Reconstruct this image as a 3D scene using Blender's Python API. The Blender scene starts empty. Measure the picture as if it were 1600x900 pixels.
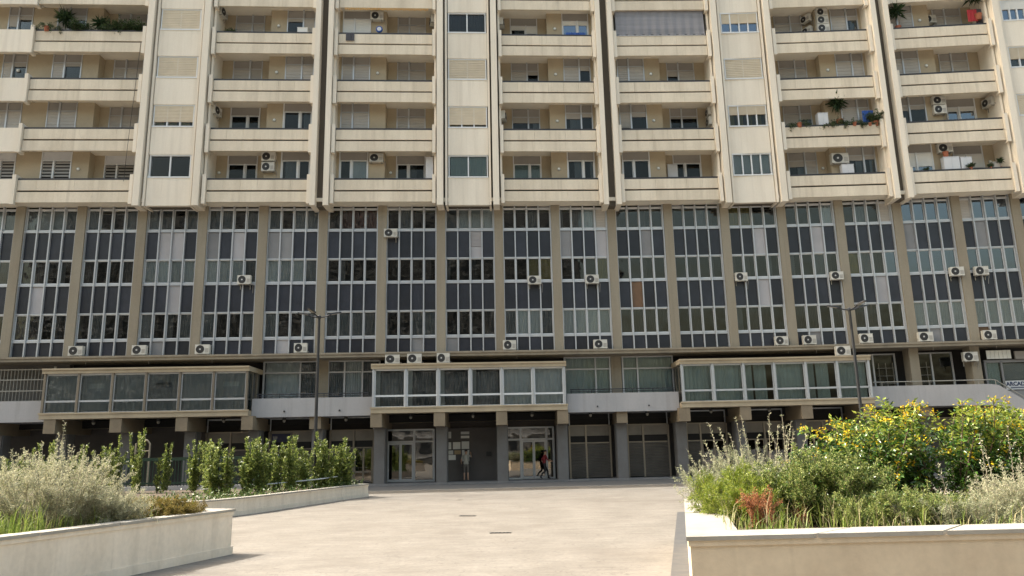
import bpy, math, random
import numpy as np
from mathutils import Vector, Matrix, Euler
R = math.radians
scn = bpy.context.scene
col = scn.collection
rnd = random.Random(7)

# ------------------------------------------------------------------ camera
cd = bpy.data.cameras.new('camera'); cam = bpy.data.objects.new('camera', cd); col.objects.link(cam)
cd.sensor_width = 36.0; cd.lens = 1195.44 / 1600 * 36; cd.clip_start = 0.05; cd.clip_end = 2000
_r = Vector((0.9997651, 0.0045577, -0.0211890)); _u = Vector((0.0216737, -0.2102389, 0.9774098)); _f = Vector((0, 0.9776394, 0.2102883))
M = Matrix((( _r.x, _u.x, -_f.x, 0), (_r.y, _u.y, -_f.y, 0), (_r.z, _u.z, -_f.z, 1.6), (0, 0, 0, 1)))
cam.matrix_world = M
scn.camera = cam

# ------------------------------------------------------------------ sky, sun, exposure
SUN_EL, SUN_BACK = R(50), R(14)          # sun from the left, a little behind the facade
w = bpy.data.worlds.new('World'); scn.world = w; w.use_nodes = True
nt = w.node_tree; nt.nodes.clear()
sky = nt.nodes.new('ShaderNodeTexSky'); sky.sky_type = 'NISHITA'; sky.sun_disc = False
sky.sun_elevation = SUN_EL; sky.sun_rotation = -(R(90) - SUN_BACK)
sky.dust_density = 10.0; sky.air_density = 2.5; sky.ozone_density = 2.0
bg = nt.nodes.new('ShaderNodeBackground'); bg.inputs[1].default_value = 0.15
wo = nt.nodes.new('ShaderNodeOutputWorld')
nt.links.new(sky.outputs[0], bg.inputs[0]); nt.links.new(bg.outputs[0], wo.inputs[0])
sd = Vector((-math.cos(SUN_EL) * math.cos(SUN_BACK), math.cos(SUN_EL) * math.sin(SUN_BACK), math.sin(SUN_EL)))
ld = bpy.data.lights.new('sun', 'SUN'); ld.energy = 3.3; ld.angle = R(0.5); ld.color = (1.0, 0.955, 0.88)
lo = bpy.data.objects.new('sun', ld); col.objects.link(lo); lo.rotation_euler = sd.to_track_quat('Z', 'Y').to_euler(); lo.location = (-30, 30, 60)
scn.view_settings.view_transform = 'Standard'; scn.view_settings.look = 'None'
scn.view_settings.gamma = 1.0; scn.view_settings.use_curve_mapping = False
scn.view_settings.exposure = 1.38
scn.cycles.max_bounces = 8; scn.cycles.transparent_max_bounces = 12

# ------------------------------------------------------------------ materials
MATS = {}
def mat(name, rgb, rough=0.8, var=0.0, scale=1.0, stretch=(1, 1, 1), dirt=None, bump=0.0, bscale=30.0, metal=0.0, spec=0.5, rand=0.0, fine=0.0, runs=0.0):
    m = bpy.data.materials.new(name); m.use_nodes = True; n = m.node_tree; L = n.links
    b = n.nodes['Principled BSDF']; b.inputs['Roughness'].default_value = rough; b.inputs['Metallic'].default_value = metal
    b.inputs['Specular IOR Level'].default_value = spec
    geo = n.nodes.new('ShaderNodeNewGeometry')
    mp = n.nodes.new('ShaderNodeMapping'); mp.inputs['Scale'].default_value = stretch; L.new(geo.outputs['Position'], mp.inputs['Vector'])
    out = None
    base = n.nodes.new('ShaderNodeRGB'); base.outputs[0].default_value = (*rgb, 1); out = base.outputs[0]
    if var or dirt:
        no = n.nodes.new('ShaderNodeTexNoise'); no.inputs['Scale'].default_value = scale; no.inputs['Detail'].default_value = 6; no.inputs['Roughness'].default_value = 0.62
        L.new(mp.outputs[0], no.inputs['Vector'])
        rp = n.nodes.new('ShaderNodeMapRange'); rp.inputs[1].default_value = 0.38; rp.inputs[2].default_value = 0.68
        L.new(no.outputs['Fac'], rp.inputs[0])
        mx = n.nodes.new('ShaderNodeMix'); mx.data_type = 'RGBA'
        d = dirt if dirt else tuple(c * (1 - var) for c in rgb)
        L.new(rp.outputs[0], mx.inputs[0]); L.new(out, mx.inputs[6]); mx.inputs[7].default_value = (*d, 1); out = mx.outputs[2]
    if runs:
        for sc_, st_, lo, hi, k_ in ((3.2, (1, 1, .035), .54, .72, .62), (9.0, (1, 1, .03), .60, .74, .72)):
            m3 = n.nodes.new('ShaderNodeMapping'); m3.inputs['Scale'].default_value = st_; L.new(geo.outputs['Position'], m3.inputs[0])
            n3 = n.nodes.new('ShaderNodeTexNoise'); n3.inputs['Scale'].default_value = sc_; n3.inputs['Detail'].default_value = 4; L.new(m3.outputs[0], n3.inputs['Vector'])
            q3 = n.nodes.new('ShaderNodeMapRange'); q3.inputs[1].default_value = lo; q3.inputs[2].default_value = hi; q3.inputs[3].default_value = 0; q3.inputs[4].default_value = runs; L.new(n3.outputs['Fac'], q3.inputs[0])
            x3 = n.nodes.new('ShaderNodeMix'); x3.data_type = 'RGBA'; L.new(q3.outputs[0], x3.inputs[0]); L.new(out, x3.inputs[6]); x3.inputs[7].default_value = (rgb[0] * k_, rgb[1] * k_ * .97, rgb[2] * k_ * .93, 1); out = x3.outputs[2]
    if fine:
        n2 = n.nodes.new('ShaderNodeTexNoise'); n2.inputs['Scale'].default_value = 14; n2.inputs['Detail'].default_value = 4
        L.new(geo.outputs['Position'], n2.inputs['Vector'])
        r2 = n.nodes.new('ShaderNodeMapRange'); r2.inputs[1].default_value = .3; r2.inputs[2].default_value = .7; r2.inputs[3].default_value = 1 - fine; r2.inputs[4].default_value = 1 + fine * .6
        L.new(n2.outputs['Fac'], r2.inputs[0])
        h2 = n.nodes.new('ShaderNodeHueSaturation'); L.new(r2.outputs[0], h2.inputs['Value']); L.new(out, h2.inputs['Color']); out = h2.outputs[0]
    if rand:
        oi = n.nodes.new('ShaderNodeObjectInfo')
        r3 = n.nodes.new('ShaderNodeMapRange'); r3.inputs[3].default_value = 1 - rand; r3.inputs[4].default_value = 1 + rand
        L.new(oi.outputs['Random'], r3.inputs[0])
        h3 = n.nodes.new('ShaderNodeHueSaturation'); L.new(r3.outputs[0], h3.inputs['Value']); L.new(out, h3.inputs['Color']); out = h3.outputs[0]
    L.new(out, b.inputs['Base Color'])
    if bump:
        nb = n.nodes.new('ShaderNodeTexNoise'); nb.inputs['Scale'].default_value = bscale; nb.inputs['Detail'].default_value = 5
        L.new(geo.outputs['Position'], nb.inputs['Vector'])
        bp = n.nodes.new('ShaderNodeBump'); bp.inputs['Strength'].default_value = bump; bp.inputs['Distance'].default_value = 0.02
        L.new(nb.outputs['Fac'], bp.inputs['Height']); L.new(bp.outputs[0], b.inputs['Normal'])
    MATS[name] = m; return m

def glass(name, tint, refl, wav=0.25, gcol=(1, 1, 1)):
    m = bpy.data.materials.new(name); m.use_nodes = True; n = m.node_tree; L = n.links; n.nodes.clear()
    o = n.nodes.new('ShaderNodeOutputMaterial'); mx = n.nodes.new('ShaderNodeMixShader')
    t = n.nodes.new('ShaderNodeBsdfTransparent'); t.inputs[0].default_value = (*tint, 1)
    g = n.nodes.new('ShaderNodeBsdfGlossy'); g.inputs['Roughness'].default_value = 0.02; g.inputs[0].default_value = (*gcol, 1)
    lw = n.nodes.new('ShaderNodeFresnel'); lw.inputs['IOR'].default_value = 1.45
    mr = n.nodes.new('ShaderNodeMapRange'); mr.inputs[1].default_value = 0.03; mr.inputs[2].default_value = 1; mr.inputs[3].default_value = refl; mr.inputs[4].default_value = 1
    L.new(lw.outputs[0], mr.inputs[0]); L.new(mr.outputs[0], mx.inputs[0])
    L.new(t.outputs[0], mx.inputs[1]); L.new(g.outputs[0], mx.inputs[2]); L.new(mx.outputs[0], o.inputs[0])
    geo = n.nodes.new('ShaderNodeNewGeometry'); oi = n.nodes.new('ShaderNodeObjectInfo')
    ad = n.nodes.new('ShaderNodeVectorMath'); ad.operation = 'ADD'; L.new(geo.outputs['Position'], ad.inputs[0])
    cm = n.nodes.new('ShaderNodeCombineXYZ'); mu = n.nodes.new('ShaderNodeMath'); mu.operation = 'MULTIPLY'; mu.inputs[1].default_value = 57
    L.new(oi.outputs['Random'], mu.inputs[0]); L.new(mu.outputs[0], cm.inputs[0]); L.new(cm.outputs[0], ad.inputs[1])
    nb = n.nodes.new('ShaderNodeTexNoise'); nb.inputs['Scale'].default_value = 1.6; nb.inputs['Detail'].default_value = 1
    L.new(ad.outputs[0], nb.inputs['Vector'])
    bp = n.nodes.new('ShaderNodeBump'); bp.inputs['Strength'].default_value = wav; bp.inputs['Distance'].default_value = 0.05
    L.new(nb.outputs['Fac'], bp.inputs['Height']); L.new(bp.outputs[0], g.inputs['Normal'])
    MATS[name] = m; return m

def leafmat(name, c1, c2, trans=0.35, rough=0.45, spec=0.4):
    m = bpy.data.materials.new(name); m.use_nodes = True; n = m.node_tree; L = n.links
    b = n.nodes['Principled BSDF']; b.inputs['Roughness'].default_value = rough; b.inputs['Specular IOR Level'].default_value = spec
    geo = n.nodes.new('ShaderNodeNewGeometry')
    mx = n.nodes.new('ShaderNodeMix'); mx.data_type = 'RGBA'; mx.inputs[6].default_value = (*c1, 1); mx.inputs[7].default_value = (*c2, 1)
    L.new(geo.outputs['Random Per Island'], mx.inputs[0]); L.new(mx.outputs[2], b.inputs['Base Color'])
    tr = n.nodes.new('ShaderNodeBsdfTranslucent'); L.new(mx.outputs[2], tr.inputs[0])
    ms = n.nodes.new('ShaderNodeMixShader'); ms.inputs[0].default_value = trans
    L.new(b.outputs[0], ms.inputs[1]); L.new(tr.outputs[0], ms.inputs[2]); L.new(ms.outputs[0], n.nodes['Material Output'].inputs[0])
    MATS[name] = m; return m

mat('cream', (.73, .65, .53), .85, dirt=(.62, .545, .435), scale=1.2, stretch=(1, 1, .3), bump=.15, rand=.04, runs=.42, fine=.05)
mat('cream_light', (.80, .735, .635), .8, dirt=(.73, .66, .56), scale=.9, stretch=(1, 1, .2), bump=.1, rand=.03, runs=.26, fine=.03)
mat('soffit', (.82, .77, .67), .9, var=.12, scale=.8)
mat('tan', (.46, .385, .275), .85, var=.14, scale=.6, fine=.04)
mat('pilaster', (.295, .262, .205), .85, runs=.4, dirt=(.25, .21, .155), scale=.8, stretch=(1, 1, .2), bump=.12, fine=.06)
mat('ledge', (.30, .26, .20), .85, dirt=(.22, .19, .15), scale=1.2, stretch=(1, 1, .4), bump=.1, fine=.06)
mat('veranda_cream', (.47, .39, .275), .8, dirt=(.38, .31, .22), scale=1.0, fine=.05)
mat('white_wall', (.42, .41, .42), .75, runs=.3, dirt=(.36, .355, .365), scale=.8, stretch=(1, 1, .4), fine=.04)
mat('groove', (.10, .085, .068), .9)
mat('slot', (.025, .022, .02), .9)
mat('rail', (.025, .025, .03), .5)
mat('alu', (.49, .51, .54), .38, metal=.35, rand=.08)
mat('white_frame', (.66, .68, .70), .45, rand=.05)
mat('brown_frame', (.16, .13, .11), .5, rand=.1)
mat('navy', (.026, .030, .043), .35, var=.35, scale=1.3, rand=.35)
mat('panel_grey', (.245, .245, .255), .45, var=.15, scale=1.0, rand=.12)
mat('panel_light', (.40, .39, .41), .45, var=.12, scale=1.0, rand=.1)
mat('panel_brown', (.17, .095, .05), .5, var=.2, scale=2)
mat('shutter', (0.625, 0.550, 0.431), .6, var=.12, scale=1.5, rand=.10)
mat('shutter_grey', (0.437, 0.414, 0.385), .6, var=.1, scale=1.5, rand=.06)
mat('shutter_white', (0.748, 0.748, 0.726), .55, var=.05, scale=2, rand=.05)
mat('box_grey', (0.319, 0.303, 0.286), .7, var=.1, scale=1, rand=.08)
mat('curtain_white', (.75, .75, .73), .9, rand=.15)
mat('curtain_green', (.60, .68, .63), .9, rand=.12)
mat('curtain_grey', (.27, .27, .27), .9, rand=.3)
mat('curtain_brown', (.10, .082, .075), .9, rand=.3)
mat('curtain_red', (.14, .05, .04), .9, rand=.3)
mat('curtain_yellow', (.34, .27, .10), .9, rand=.2)
mat('blind', (.50, .50, .48), .6, rand=.1)
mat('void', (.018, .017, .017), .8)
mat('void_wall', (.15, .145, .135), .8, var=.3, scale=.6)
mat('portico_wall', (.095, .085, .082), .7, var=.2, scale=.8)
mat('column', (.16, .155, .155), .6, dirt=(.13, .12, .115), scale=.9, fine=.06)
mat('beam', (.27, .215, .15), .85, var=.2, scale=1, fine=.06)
mat('shop_band', (.25, .225, .19), .5, var=.3, scale=.8)
mat('roller', (.12, .11, .10), .45, var=.25, scale=1.5, metal=.4)
mat('bronze', (.25, .22, .18), .35, metal=.5, rand=.1)
mat('paper', (.62, .61, .58), .8, rand=.12)
mat('paper_brown', (.38, .28, .16), .8)
mat('dark_box', (.02, .02, .022), .5)
mat('ac_white', (.60, .585, .54), .5, var=.1, scale=3, rand=.1)
mat('ac_dark', (.035, .035, .037), .5)
mat('ac_hub', (.5, .5, .5), .4)
mat('blind_fabric', (.25, .25, .275), .8, var=.25, scale=.9, stretch=(.3, 1, 4))
mat('terracotta', (.38, .13, .07), .8, var=.2, scale=6)
mat('blue_cloth', (.03, .10, .38), .8, var=.2, scale=5)
mat('red_cloth', (.42, .04, .05), .8)
mat('grey_cloth', (.13, .13, .15), .9, var=.3, scale=9)
mat('white_paint', (.62, .63, .66), .45, var=.06, scale=3)
mat('garland', (.75, .45, .14), .6, rand=.1)
mat('lamp_metal', (.035, .037, .042), .4, metal=.3)
mat('lamp_head', (.30, .29, .26), .4)
mat('fence_green', (.018, .045, .03), .45)
mat('planter', (.80, .705, .59), .8, dirt=(.70, .61, .50), scale=2.2, stretch=(1, 1, .35), bump=.12, bscale=60, runs=.35, fine=.06)
mat('planter_tan', (.63, .53, .395), .85, dirt=(.55, .45, .33), scale=1.3, bump=.2, bscale=45, fine=.05, runs=.22)
mat('coping', (.345, .325, .29), .6, dirt=(.30, .28, .245), scale=2.2, bump=.06, fine=.06, rand=.05)
mat('soil', (.10, .075, .05), .95, var=.5, scale=6, bump=.6, bscale=20)
mat('stripe', (.065, .066, .07), .7, dirt=(.09, .088, .084), scale=3, stretch=(1, 2, 1), fine=.10)
mat('slot_metal', (.06, .055, .05), .6)
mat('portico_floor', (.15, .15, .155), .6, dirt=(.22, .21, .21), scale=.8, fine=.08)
mat('apron_shade', (.085, .09, .097), .6, dirt=(.115, .115, .115), scale=1.4, stretch=(1, 3, 1), fine=.12)  # dark paving grey, deepened for the building's shadow strip
mat('asphalt', (.05, .05, .05), .9)
mat('opp_wall', (.20,.195,.19), .85, var=.3, scale=.25)
mat('opp_window', (.03, .035, .04), .3)
mat('opp_frame', (.40, .40, .40), .5)
mat('bark', (.13, .095, .065), .9, var=.4, scale=20)
mat('bark_white', (.42, .38, .29), .9, var=.2, scale=20)
mat('bark_pale', (.30, .26, .20), .9, var=.3, scale=20)
mat('skin', (.42, .26, .18), .55)
mat('hair', (.02, .016, .014), .6)
mat('shirt_pale', (.36, .34, .29), .85)
mat('shorts', (.14, .125, .11), .85)
mat('shirt_red', (.20, .018, .022), .85)
mat('trousers', (.018, .018, .022), .85)
mat('shoe', (.05, .045, .045), .6)
mat('shop_blue', (.012, .015, .05), .4)
mat('letter_blue', (.012, .03, .09), .5)
mat('sign_white', (.55, .57, .60), .5)
mat('white_glass', (.80, .82, .80), .3, var=.05)
glass('glass', (.76, .80, .82), .035, .22)
glass('glass_flat', (.70, .74, .76), .012, .08)
glass('glass_sky', (.40, .43, .46), .20, .06, (.62, .74, .92))  # blue of the reflected sky is put into the gloss colour
glass('glass_dark', (.22, .23, .25), .04, .10)
glass('glass_shop', (.30, .29, .27), .16, .05)
leafmat('leaf_hedge', (.08, .13, .025), (.40, .45, .13), .45, .3, .6)
leafmat('leaf_hedge_dark', (.04, .075, .018), (.12, .17, .045), .3)
leafmat('leaf_silver', (.28, .31, .18), (.62, .59, .44), .4, .7, .2)
leafmat('leaf_silver_green', (.20, .23, .13), (.50, .51, .35), .3, .6, .2)
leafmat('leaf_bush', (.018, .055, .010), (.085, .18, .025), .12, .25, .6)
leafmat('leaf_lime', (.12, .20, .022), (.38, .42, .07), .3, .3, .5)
leafmat('leaf_mid', (.11, .165, .035), (.40, .43, .15), .35, .5, .3)
leafmat('leaf_rust', (.26, .09, .04), (.46, .22, .11), .3, .7, .2)
leafmat('leaf_moss', (.13, .115, .025), (.28, .21, .06), .3, .7, .2)
leafmat('grass', (.09, .15, .02), (.30, .36, .09), .4, .5, .3)
leafmat('grass_dry', (.30, .26, .14), (.48, .43, .26), .3, .7, .2)
leafmat('flower', (.66, .36, .01), (.80, .64, .03), .35, .6, .2)
leafmat('leaf_pot', (.02, .05, .02), (.08, .12, .05), .3, .5, .3)

# plaza: pale worn concrete with long faint streaks
def plaza_mat():
    m = mat('plaza', (.188, .172, .150), .75, dirt=(.150, .135, .116), scale=.9, stretch=(1, .8, 1), bump=.3, bscale=30, fine=.15)
    n = m.node_tree; L = n.links; b = n.nodes['Principled BSDF']
    src = b.inputs['Base Color'].links[0].from_socket
    geo = n.nodes.new('ShaderNodeNewGeometry'); mp = n.nodes.new('ShaderNodeMapping'); mp.inputs['Rotation'].default_value = (0, 0, R(58)); mp.inputs['Scale'].default_value = (1.0, 3.4, 1)
    L.new(geo.outputs['Position'], mp.inputs[0])
    no = n.nodes.new('ShaderNodeTexNoise'); no.inputs['Scale'].default_value = 1.1; no.inputs['Detail'].default_value = 8; no.inputs['Roughness'].default_value = .7
    L.new(mp.outputs[0], no.inputs['Vector'])
    r = n.nodes.new('ShaderNodeMapRange'); r.inputs[1].default_value = .35; r.inputs[2].default_value = .7; r.inputs[3].default_value = 1.10; r.inputs[4].default_value = .78
    L.new(no.outputs['Fac'], r.inputs[0])
    h = n.nodes.new('ShaderNodeHueSaturation'); L.new(r.outputs[0], h.inputs['Value']); L.new(src, h.inputs['Color']); out = h.outputs[0]
    def over(fac_socket, lo, hi, rgb, amt):
        nonlocal out
        q = n.nodes.new('ShaderNodeMapRange'); q.inputs[1].default_value = lo; q.inputs[2].default_value = hi; q.inputs[3].default_value = 0; q.inputs[4].default_value = amt
        L.new(fac_socket, q.inputs[0]); k = n.nodes.new('ShaderNodeMix'); k.data_type = 'RGBA'; L.new(q.outputs[0], k.inputs[0]); L.new(out, k.inputs[6]); k.inputs[7].default_value = (*rgb, 1); out = k.outputs[2]
    sp = n.nodes.new('ShaderNodeTexNoise'); sp.inputs['Scale'].default_value = 5.5; sp.inputs['Detail'].default_value = 3; L.new(geo.outputs['Position'], sp.inputs['Vector']); over(sp.outputs['Fac'], .68, .74, (.05, .045, .04), .6)
    pa = n.nodes.new('ShaderNodeTexNoise'); pa.inputs['Scale'].default_value = .22; pa.inputs['Detail'].default_value = 7; pa.inputs['Roughness'].default_value = .7; L.new(geo.outputs['Position'], pa.inputs['Vector']); over(pa.outputs['Fac'], .52, .66, (.105, .09, .075), .6)
    wv = n.nodes.new('ShaderNodeTexNoise'); wv.inputs['Scale'].default_value = .9; wv.inputs['Detail'].default_value = 5; L.new(geo.outputs['Position'], wv.inputs['Vector'])
    ab = n.nodes.new('ShaderNodeMath'); ab.operation = 'SUBTRACT'; ab.inputs[1].default_value = .5; L.new(wv.outputs['Fac'], ab.inputs[0]); a2 = n.nodes.new('ShaderNodeMath'); a2.operation = 'ABSOLUTE'; L.new(ab.outputs[0], a2.inputs[0]); over(a2.outputs[0], .005, .0, (.06, .05, .042), .5)
    L.new(out, b.inputs['Base Color'])
plaza_mat()

# ------------------------------------------------------------------ facade coordinates: u along the slightly concave front, d back into it, z up
NX = [-27.545, -19.187, -10.754, -2.369, 5.897, 14.232, 22.624, 30.979]
NY = [40.277, 40.762, 41.281, 41.787, 42.251, 42.444, 42.209, 41.677]
US = 8.378
def plan(u):
    k = min(max(int(math.floor(u / US)), 0), 6); t = u / US - k
    return NX[k] + (NX[k + 1] - NX[k]) * t, NY[k] + (NY[k + 1] - NY[k]) * t
def ang(u):
    k = min(max(int(math.floor(u / US)), 0), 6)
    return math.atan2(NY[k + 1] - NY[k], NX[k + 1] - NX[k])
def usc(u):
    k = min(max(int(math.floor(u / US)), 0), 6)
    return math.hypot(NY[k + 1] - NY[k], NX[k + 1] - NX[k]) / US
def W(u, d, z):
    x, y = plan(u); return Vector((x, y + d, z))

WL = {}
def tag(o, label=None, cat=None, group=None, kind=None):
    if label: o['label'] = label
    if cat: o['category'] = cat
    if group: o['group'] = group
    if kind: o['kind'] = kind
    return o
def put(o, par=None, loc=(0, 0, 0)):
    col.objects.link(o); loc = Vector(loc); WL[o] = loc
    if par is not None:
        o.parent = par; o.location = loc - WL[par]
    else: o.location = loc
    return o
def empty(name, loc=(0, 0, 0), par=None, rz=0):
    o = bpy.data.objects.new(name, None); put(o, par, loc); o.rotation_euler.z = rz; o.empty_display_size = .2
    return o

class MB:
    def __init__(s): s.v = []; s.f = []; s.mi = []; s.m = 0
    def poly(s, pts):
        i = len(s.v); s.v += [Vector(p) for p in pts]; s.f.append(tuple(range(i, i + len(pts)))); s.mi.append(s.m)
    def hexa(s, P):          # 8 points: bottom 4 then top 4
        i = len(s.v); s.v += [Vector(p) for p in P]
        for f in ((3, 2, 1, 0), (4, 5, 6, 7), (0, 1, 5, 4), (1, 2, 6, 5), (2, 3, 7, 6), (3, 0, 4, 7)):
            s.f.append(tuple(i + k for k in f)); s.mi.append(s.m)
    def box(s, x0, x1, y0, y1, z0, z1):
        s.hexa([(x0, y0, z0), (x1, y0, z0), (x1, y1, z0), (x0, y1, z0), (x0, y0, z1), (x1, y0, z1), (x1, y1, z1), (x0, y1, z1)])
    def fbox(s, u0, u1, d0, d1, z0, z1):      # box in facade coordinates, split where the facade bends
        if u1 < u0: u0, u1 = u1, u0
        cuts = [u0] + [k * US for k in range(1, 7) if u0 + .02 < k * US < u1 - .02] + [u1]
        for a, b in zip(cuts[:-1], cuts[1:]):
            s.hexa([W(a, d0, z0), W(b, d0, z0), W(b, d1, z0), W(a, d1, z0), W(a, d0, z1), W(b, d0, z1), W(b, d1, z1), W(a, d1, z1)])
    def tube(s, pts, r, n=6, r1=None):
        pts = [Vector(p) for p in pts]; r1 = r if r1 is None else r1; i0 = len(s.v)
        for j, p in enumerate(pts):
            t = (pts[min(j + 1, len(pts) - 1)] - pts[max(j - 1, 0)]).normalized()
            a = t.cross(Vector((0, 0, 1)) if abs(t.z) < .9 else Vector((1, 0, 0))).normalized(); b = t.cross(a)
            rr = r + (r1 - r) * j / max(len(pts) - 1, 1)
            for k in range(n):
                q = 2 * math.pi * k / n; s.v.append(p + a * (rr * math.cos(q)) + b * (rr * math.sin(q)))
        for j in range(len(pts) - 1):
            for k in range(n):
                a = i0 + j * n + k; b = i0 + j * n + (k + 1) % n; s.f.append((a, b, b + n, a + n)); s.mi.append(s.m)
        s.f.append(tuple(i0 + k for k in range(n))[::-1]); s.mi.append(s.m)
        e = i0 + (len(pts) - 1) * n; s.f.append(tuple(e + k for k in range(n))); s.mi.append(s.m)
    def lathe(s, prof, c=(0, 0, 0), n=12):
        i0 = len(s.v); c = Vector(c)
        for r, z in prof:
            for k in range(n):
                q = 2 * math.pi * k / n; s.v.append(c + Vector((r * math.cos(q), r * math.sin(q), z)))
        for j in range(len(prof) - 1):
            for k in range(n):
                a = i0 + j * n + k; b = i0 + j * n + (k + 1) % n; s.f.append((a, b, b + n, a + n)); s.mi.append(s.m)
        s.f.append(tuple(i0 + k for k in range(n))[::-1]); s.mi.append(s.m)
        e = i0 + (len(prof) - 1) * n; s.f.append(tuple(e + k for k in range(n))); s.mi.append(s.m)
    def mesh(s, name, ms, off=Vector((0, 0, 0))):
        me = bpy.data.meshes.new(name); me.from_pydata([tuple(v - off) for v in s.v], [], s.f)
        for m in (ms if isinstance(ms, (list, tuple)) else [ms]): me.materials.append(MATS[m])
        me.polygons.foreach_set('material_index', s.mi); me.update(); return me
    def build(s, name, ms, par=None, local=False):
        if local:      # vertices already relative to the parent's origin
            o = bpy.data.objects.new(name, s.mesh(name, ms)); col.objects.link(o); o.parent = par
            WL[o] = WL[par].copy() if par is not None else Vector((0, 0, 0)); return o
        lo = Vector((min(v.x for v in s.v), min(v.y for v in s.v), min(v.z for v in s.v))); hi = Vector((max(v.x for v in s.v), max(v.y for v in s.v), 0))
        c = Vector(((lo.x + hi.x) / 2, (lo.y + hi.y) / 2, lo.z))
        o = bpy.data.objects.new(name, s.mesh(name, ms, c)); return put(o, par, c)

# shared unit meshes for repeated pieces
UNIT = {}
def unit(kind, m):
    if (kind, m) in UNIT: return UNIT[kind, m]
    b = MB()
    if kind == 'box': b.box(-.5, .5, -.5, .5, -.5, .5)
    elif kind == 'slat':                         # rolling shutter: 11 proud slats
        n = 11
        for i in range(n):
            z0 = -.5 + i / n; z1 = z0 + 1 / n
            b.poly([(-.5, -.2, z0), (.5, -.2, z0), (.5, -.5, z0 + .25 / n), (-.5, -.5, z0 + .25 / n)])
            b.poly([(-.5, -.5, z0 + .25 / n), (.5, -.5, z0 + .25 / n), (.5, -.5, z1 - .1 / n), (-.5, -.5, z1 - .1 / n)])
            b.poly([(-.5, -.5, z1 - .1 / n), (.5, -.5, z1 - .1 / n), (.5, -.2, z1), (-.5, -.2, z1)])
        b.box(-.5, .5, -.15, .5, -.5, .5)
    elif kind == 'louvre':
        for i in range(12):
            z = -.5 + (i + .5) / 12; b.hexa([(-.5, -.5, z - .03), (.5, -.5, z - .03), (.5, .1, z + .012), (-.5, .1, z + .012), (-.5, -.5, z - .015), (.5, -.5, z - .015), (.5, .1, z + .027), (-.5, .1, z + .027)])
    elif kind.startswith('wave'):                # hanging cloth with folds
        rr = random.Random(int(kind[4:] or 0)); n = 22; xs = [-.5 + i / n for i in range(n + 1)]; ph = rr.random() * 6
        y = [.42 * math.sin(i * 2.05 + ph + .7 * math.sin(i * .6 + ph)) * rr.uniform(.5, 1) for i in range(n + 1)]
        for i in range(n):
            b.poly([(xs[i], y[i], -.5), (xs[i + 1], y[i + 1], -.5), (xs[i + 1], y[i + 1] * .8, .5), (xs[i], y[i] * .8, .5)])
    UNIT[kind, m] = b.mesh(kind + '_' + m, m); return UNIT[kind, m]
def piece(name, m, par, u0, u1, d0, d1, z0, z1, kind='box'):
    if u1 < u0: u0, u1 = u1, u0
    um = (u0 + u1) / 2
    o = bpy.data.objects.new(name, unit(kind, m)); put(o, par, W(um, (d0 + d1) / 2, (z0 + z1) / 2))
    o.rotation_euler.z = ang(um); o.scale = ((u1 - u0) * usc(um), d1 - d0, z1 - z0); return o

# ------------------------------------------------------------------ ground
def sheet(name, pts, m, z, kind='structure'):
    b = MB(); b.poly([(x, y, z) for x, y in pts]); o = b.build(name, m); return tag(o, kind=kind)
sheet('ground', [(-400, -400), (400, -400), (400, 400), (-400, 400)], 'asphalt', -.05)
sheet('plaza_paving', [(-70, -38), (70, -38), (70, 46.8), (-70, 46.8)], 'plaza', 0)
sheet('paving_stripe', [(1.42, 7.9), (1.74, 7.9), (4.45, 20.65), (4.16, 20.65)], 'stripe', .004)
b = MB(); b.fbox(-14, 70, .75, 4.0, .004, .10); tag(b.build('portico_floor', 'portico_floor'), kind='structure')
b = MB(); b.fbox(-14, 66, -5.15, .75, .001, .006); tag(b.build('paving_apron_shade', 'apron_shade'), kind='structure')  # dark paving band up to the shadow edge; shade is in its colour
b = MB(); b.fbox(-14, 66, -5.42, -5.152, .001, .009); tag(b.build('paving_border', 'coping'), kind='structure')
for (x, y, a) in ((-1.29, 20.82, -.3), (-.34, 16.3, -.08)):
    c = MB(); c.box(-.22, .22, -.06, .06, .002, .012); c.m = 1
    for i in range(5): c.box(-.19 + i * .078, -.135 + i * .078, -.045, .045, .011, .016)
    o = bpy.data.objects.new('drain_slot', c.mesh('drain_slot', ['lamp_metal', 'slot_metal'])); put(o, None, (x, y, 0)); o.rotation_euler.z = a
    tag(o, 'dark drain slot in the paving, the one ' + ('nearer the doors' if y > 18 else 'nearer the planters'), 'drain', 'drain slots in the paving')

# ------------------------------------------------------------------ the apartment building
B = empty('apartment_building', W(28.5, 1, 0))
tag(B, 'large cream apartment block with rows of balconies above dark glazed office floors', 'building')
RAIL = [17.02 + 3.056 * j for j in range(6)]      # tops of the parapets, j = 0 lowest
BAY = 16.755 / 5                                  # pilaster spacing
PANEL = {'d': 'navy', 'l': 'panel_light', 'g': 'panel_grey', 'b': 'panel_brown'}
CURT = {'c': 'curtain_white', 'm': 'curtain_grey', 'n': 'curtain_brown', 'r': 'curtain_red', 'y': 'curtain_yellow'}
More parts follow.
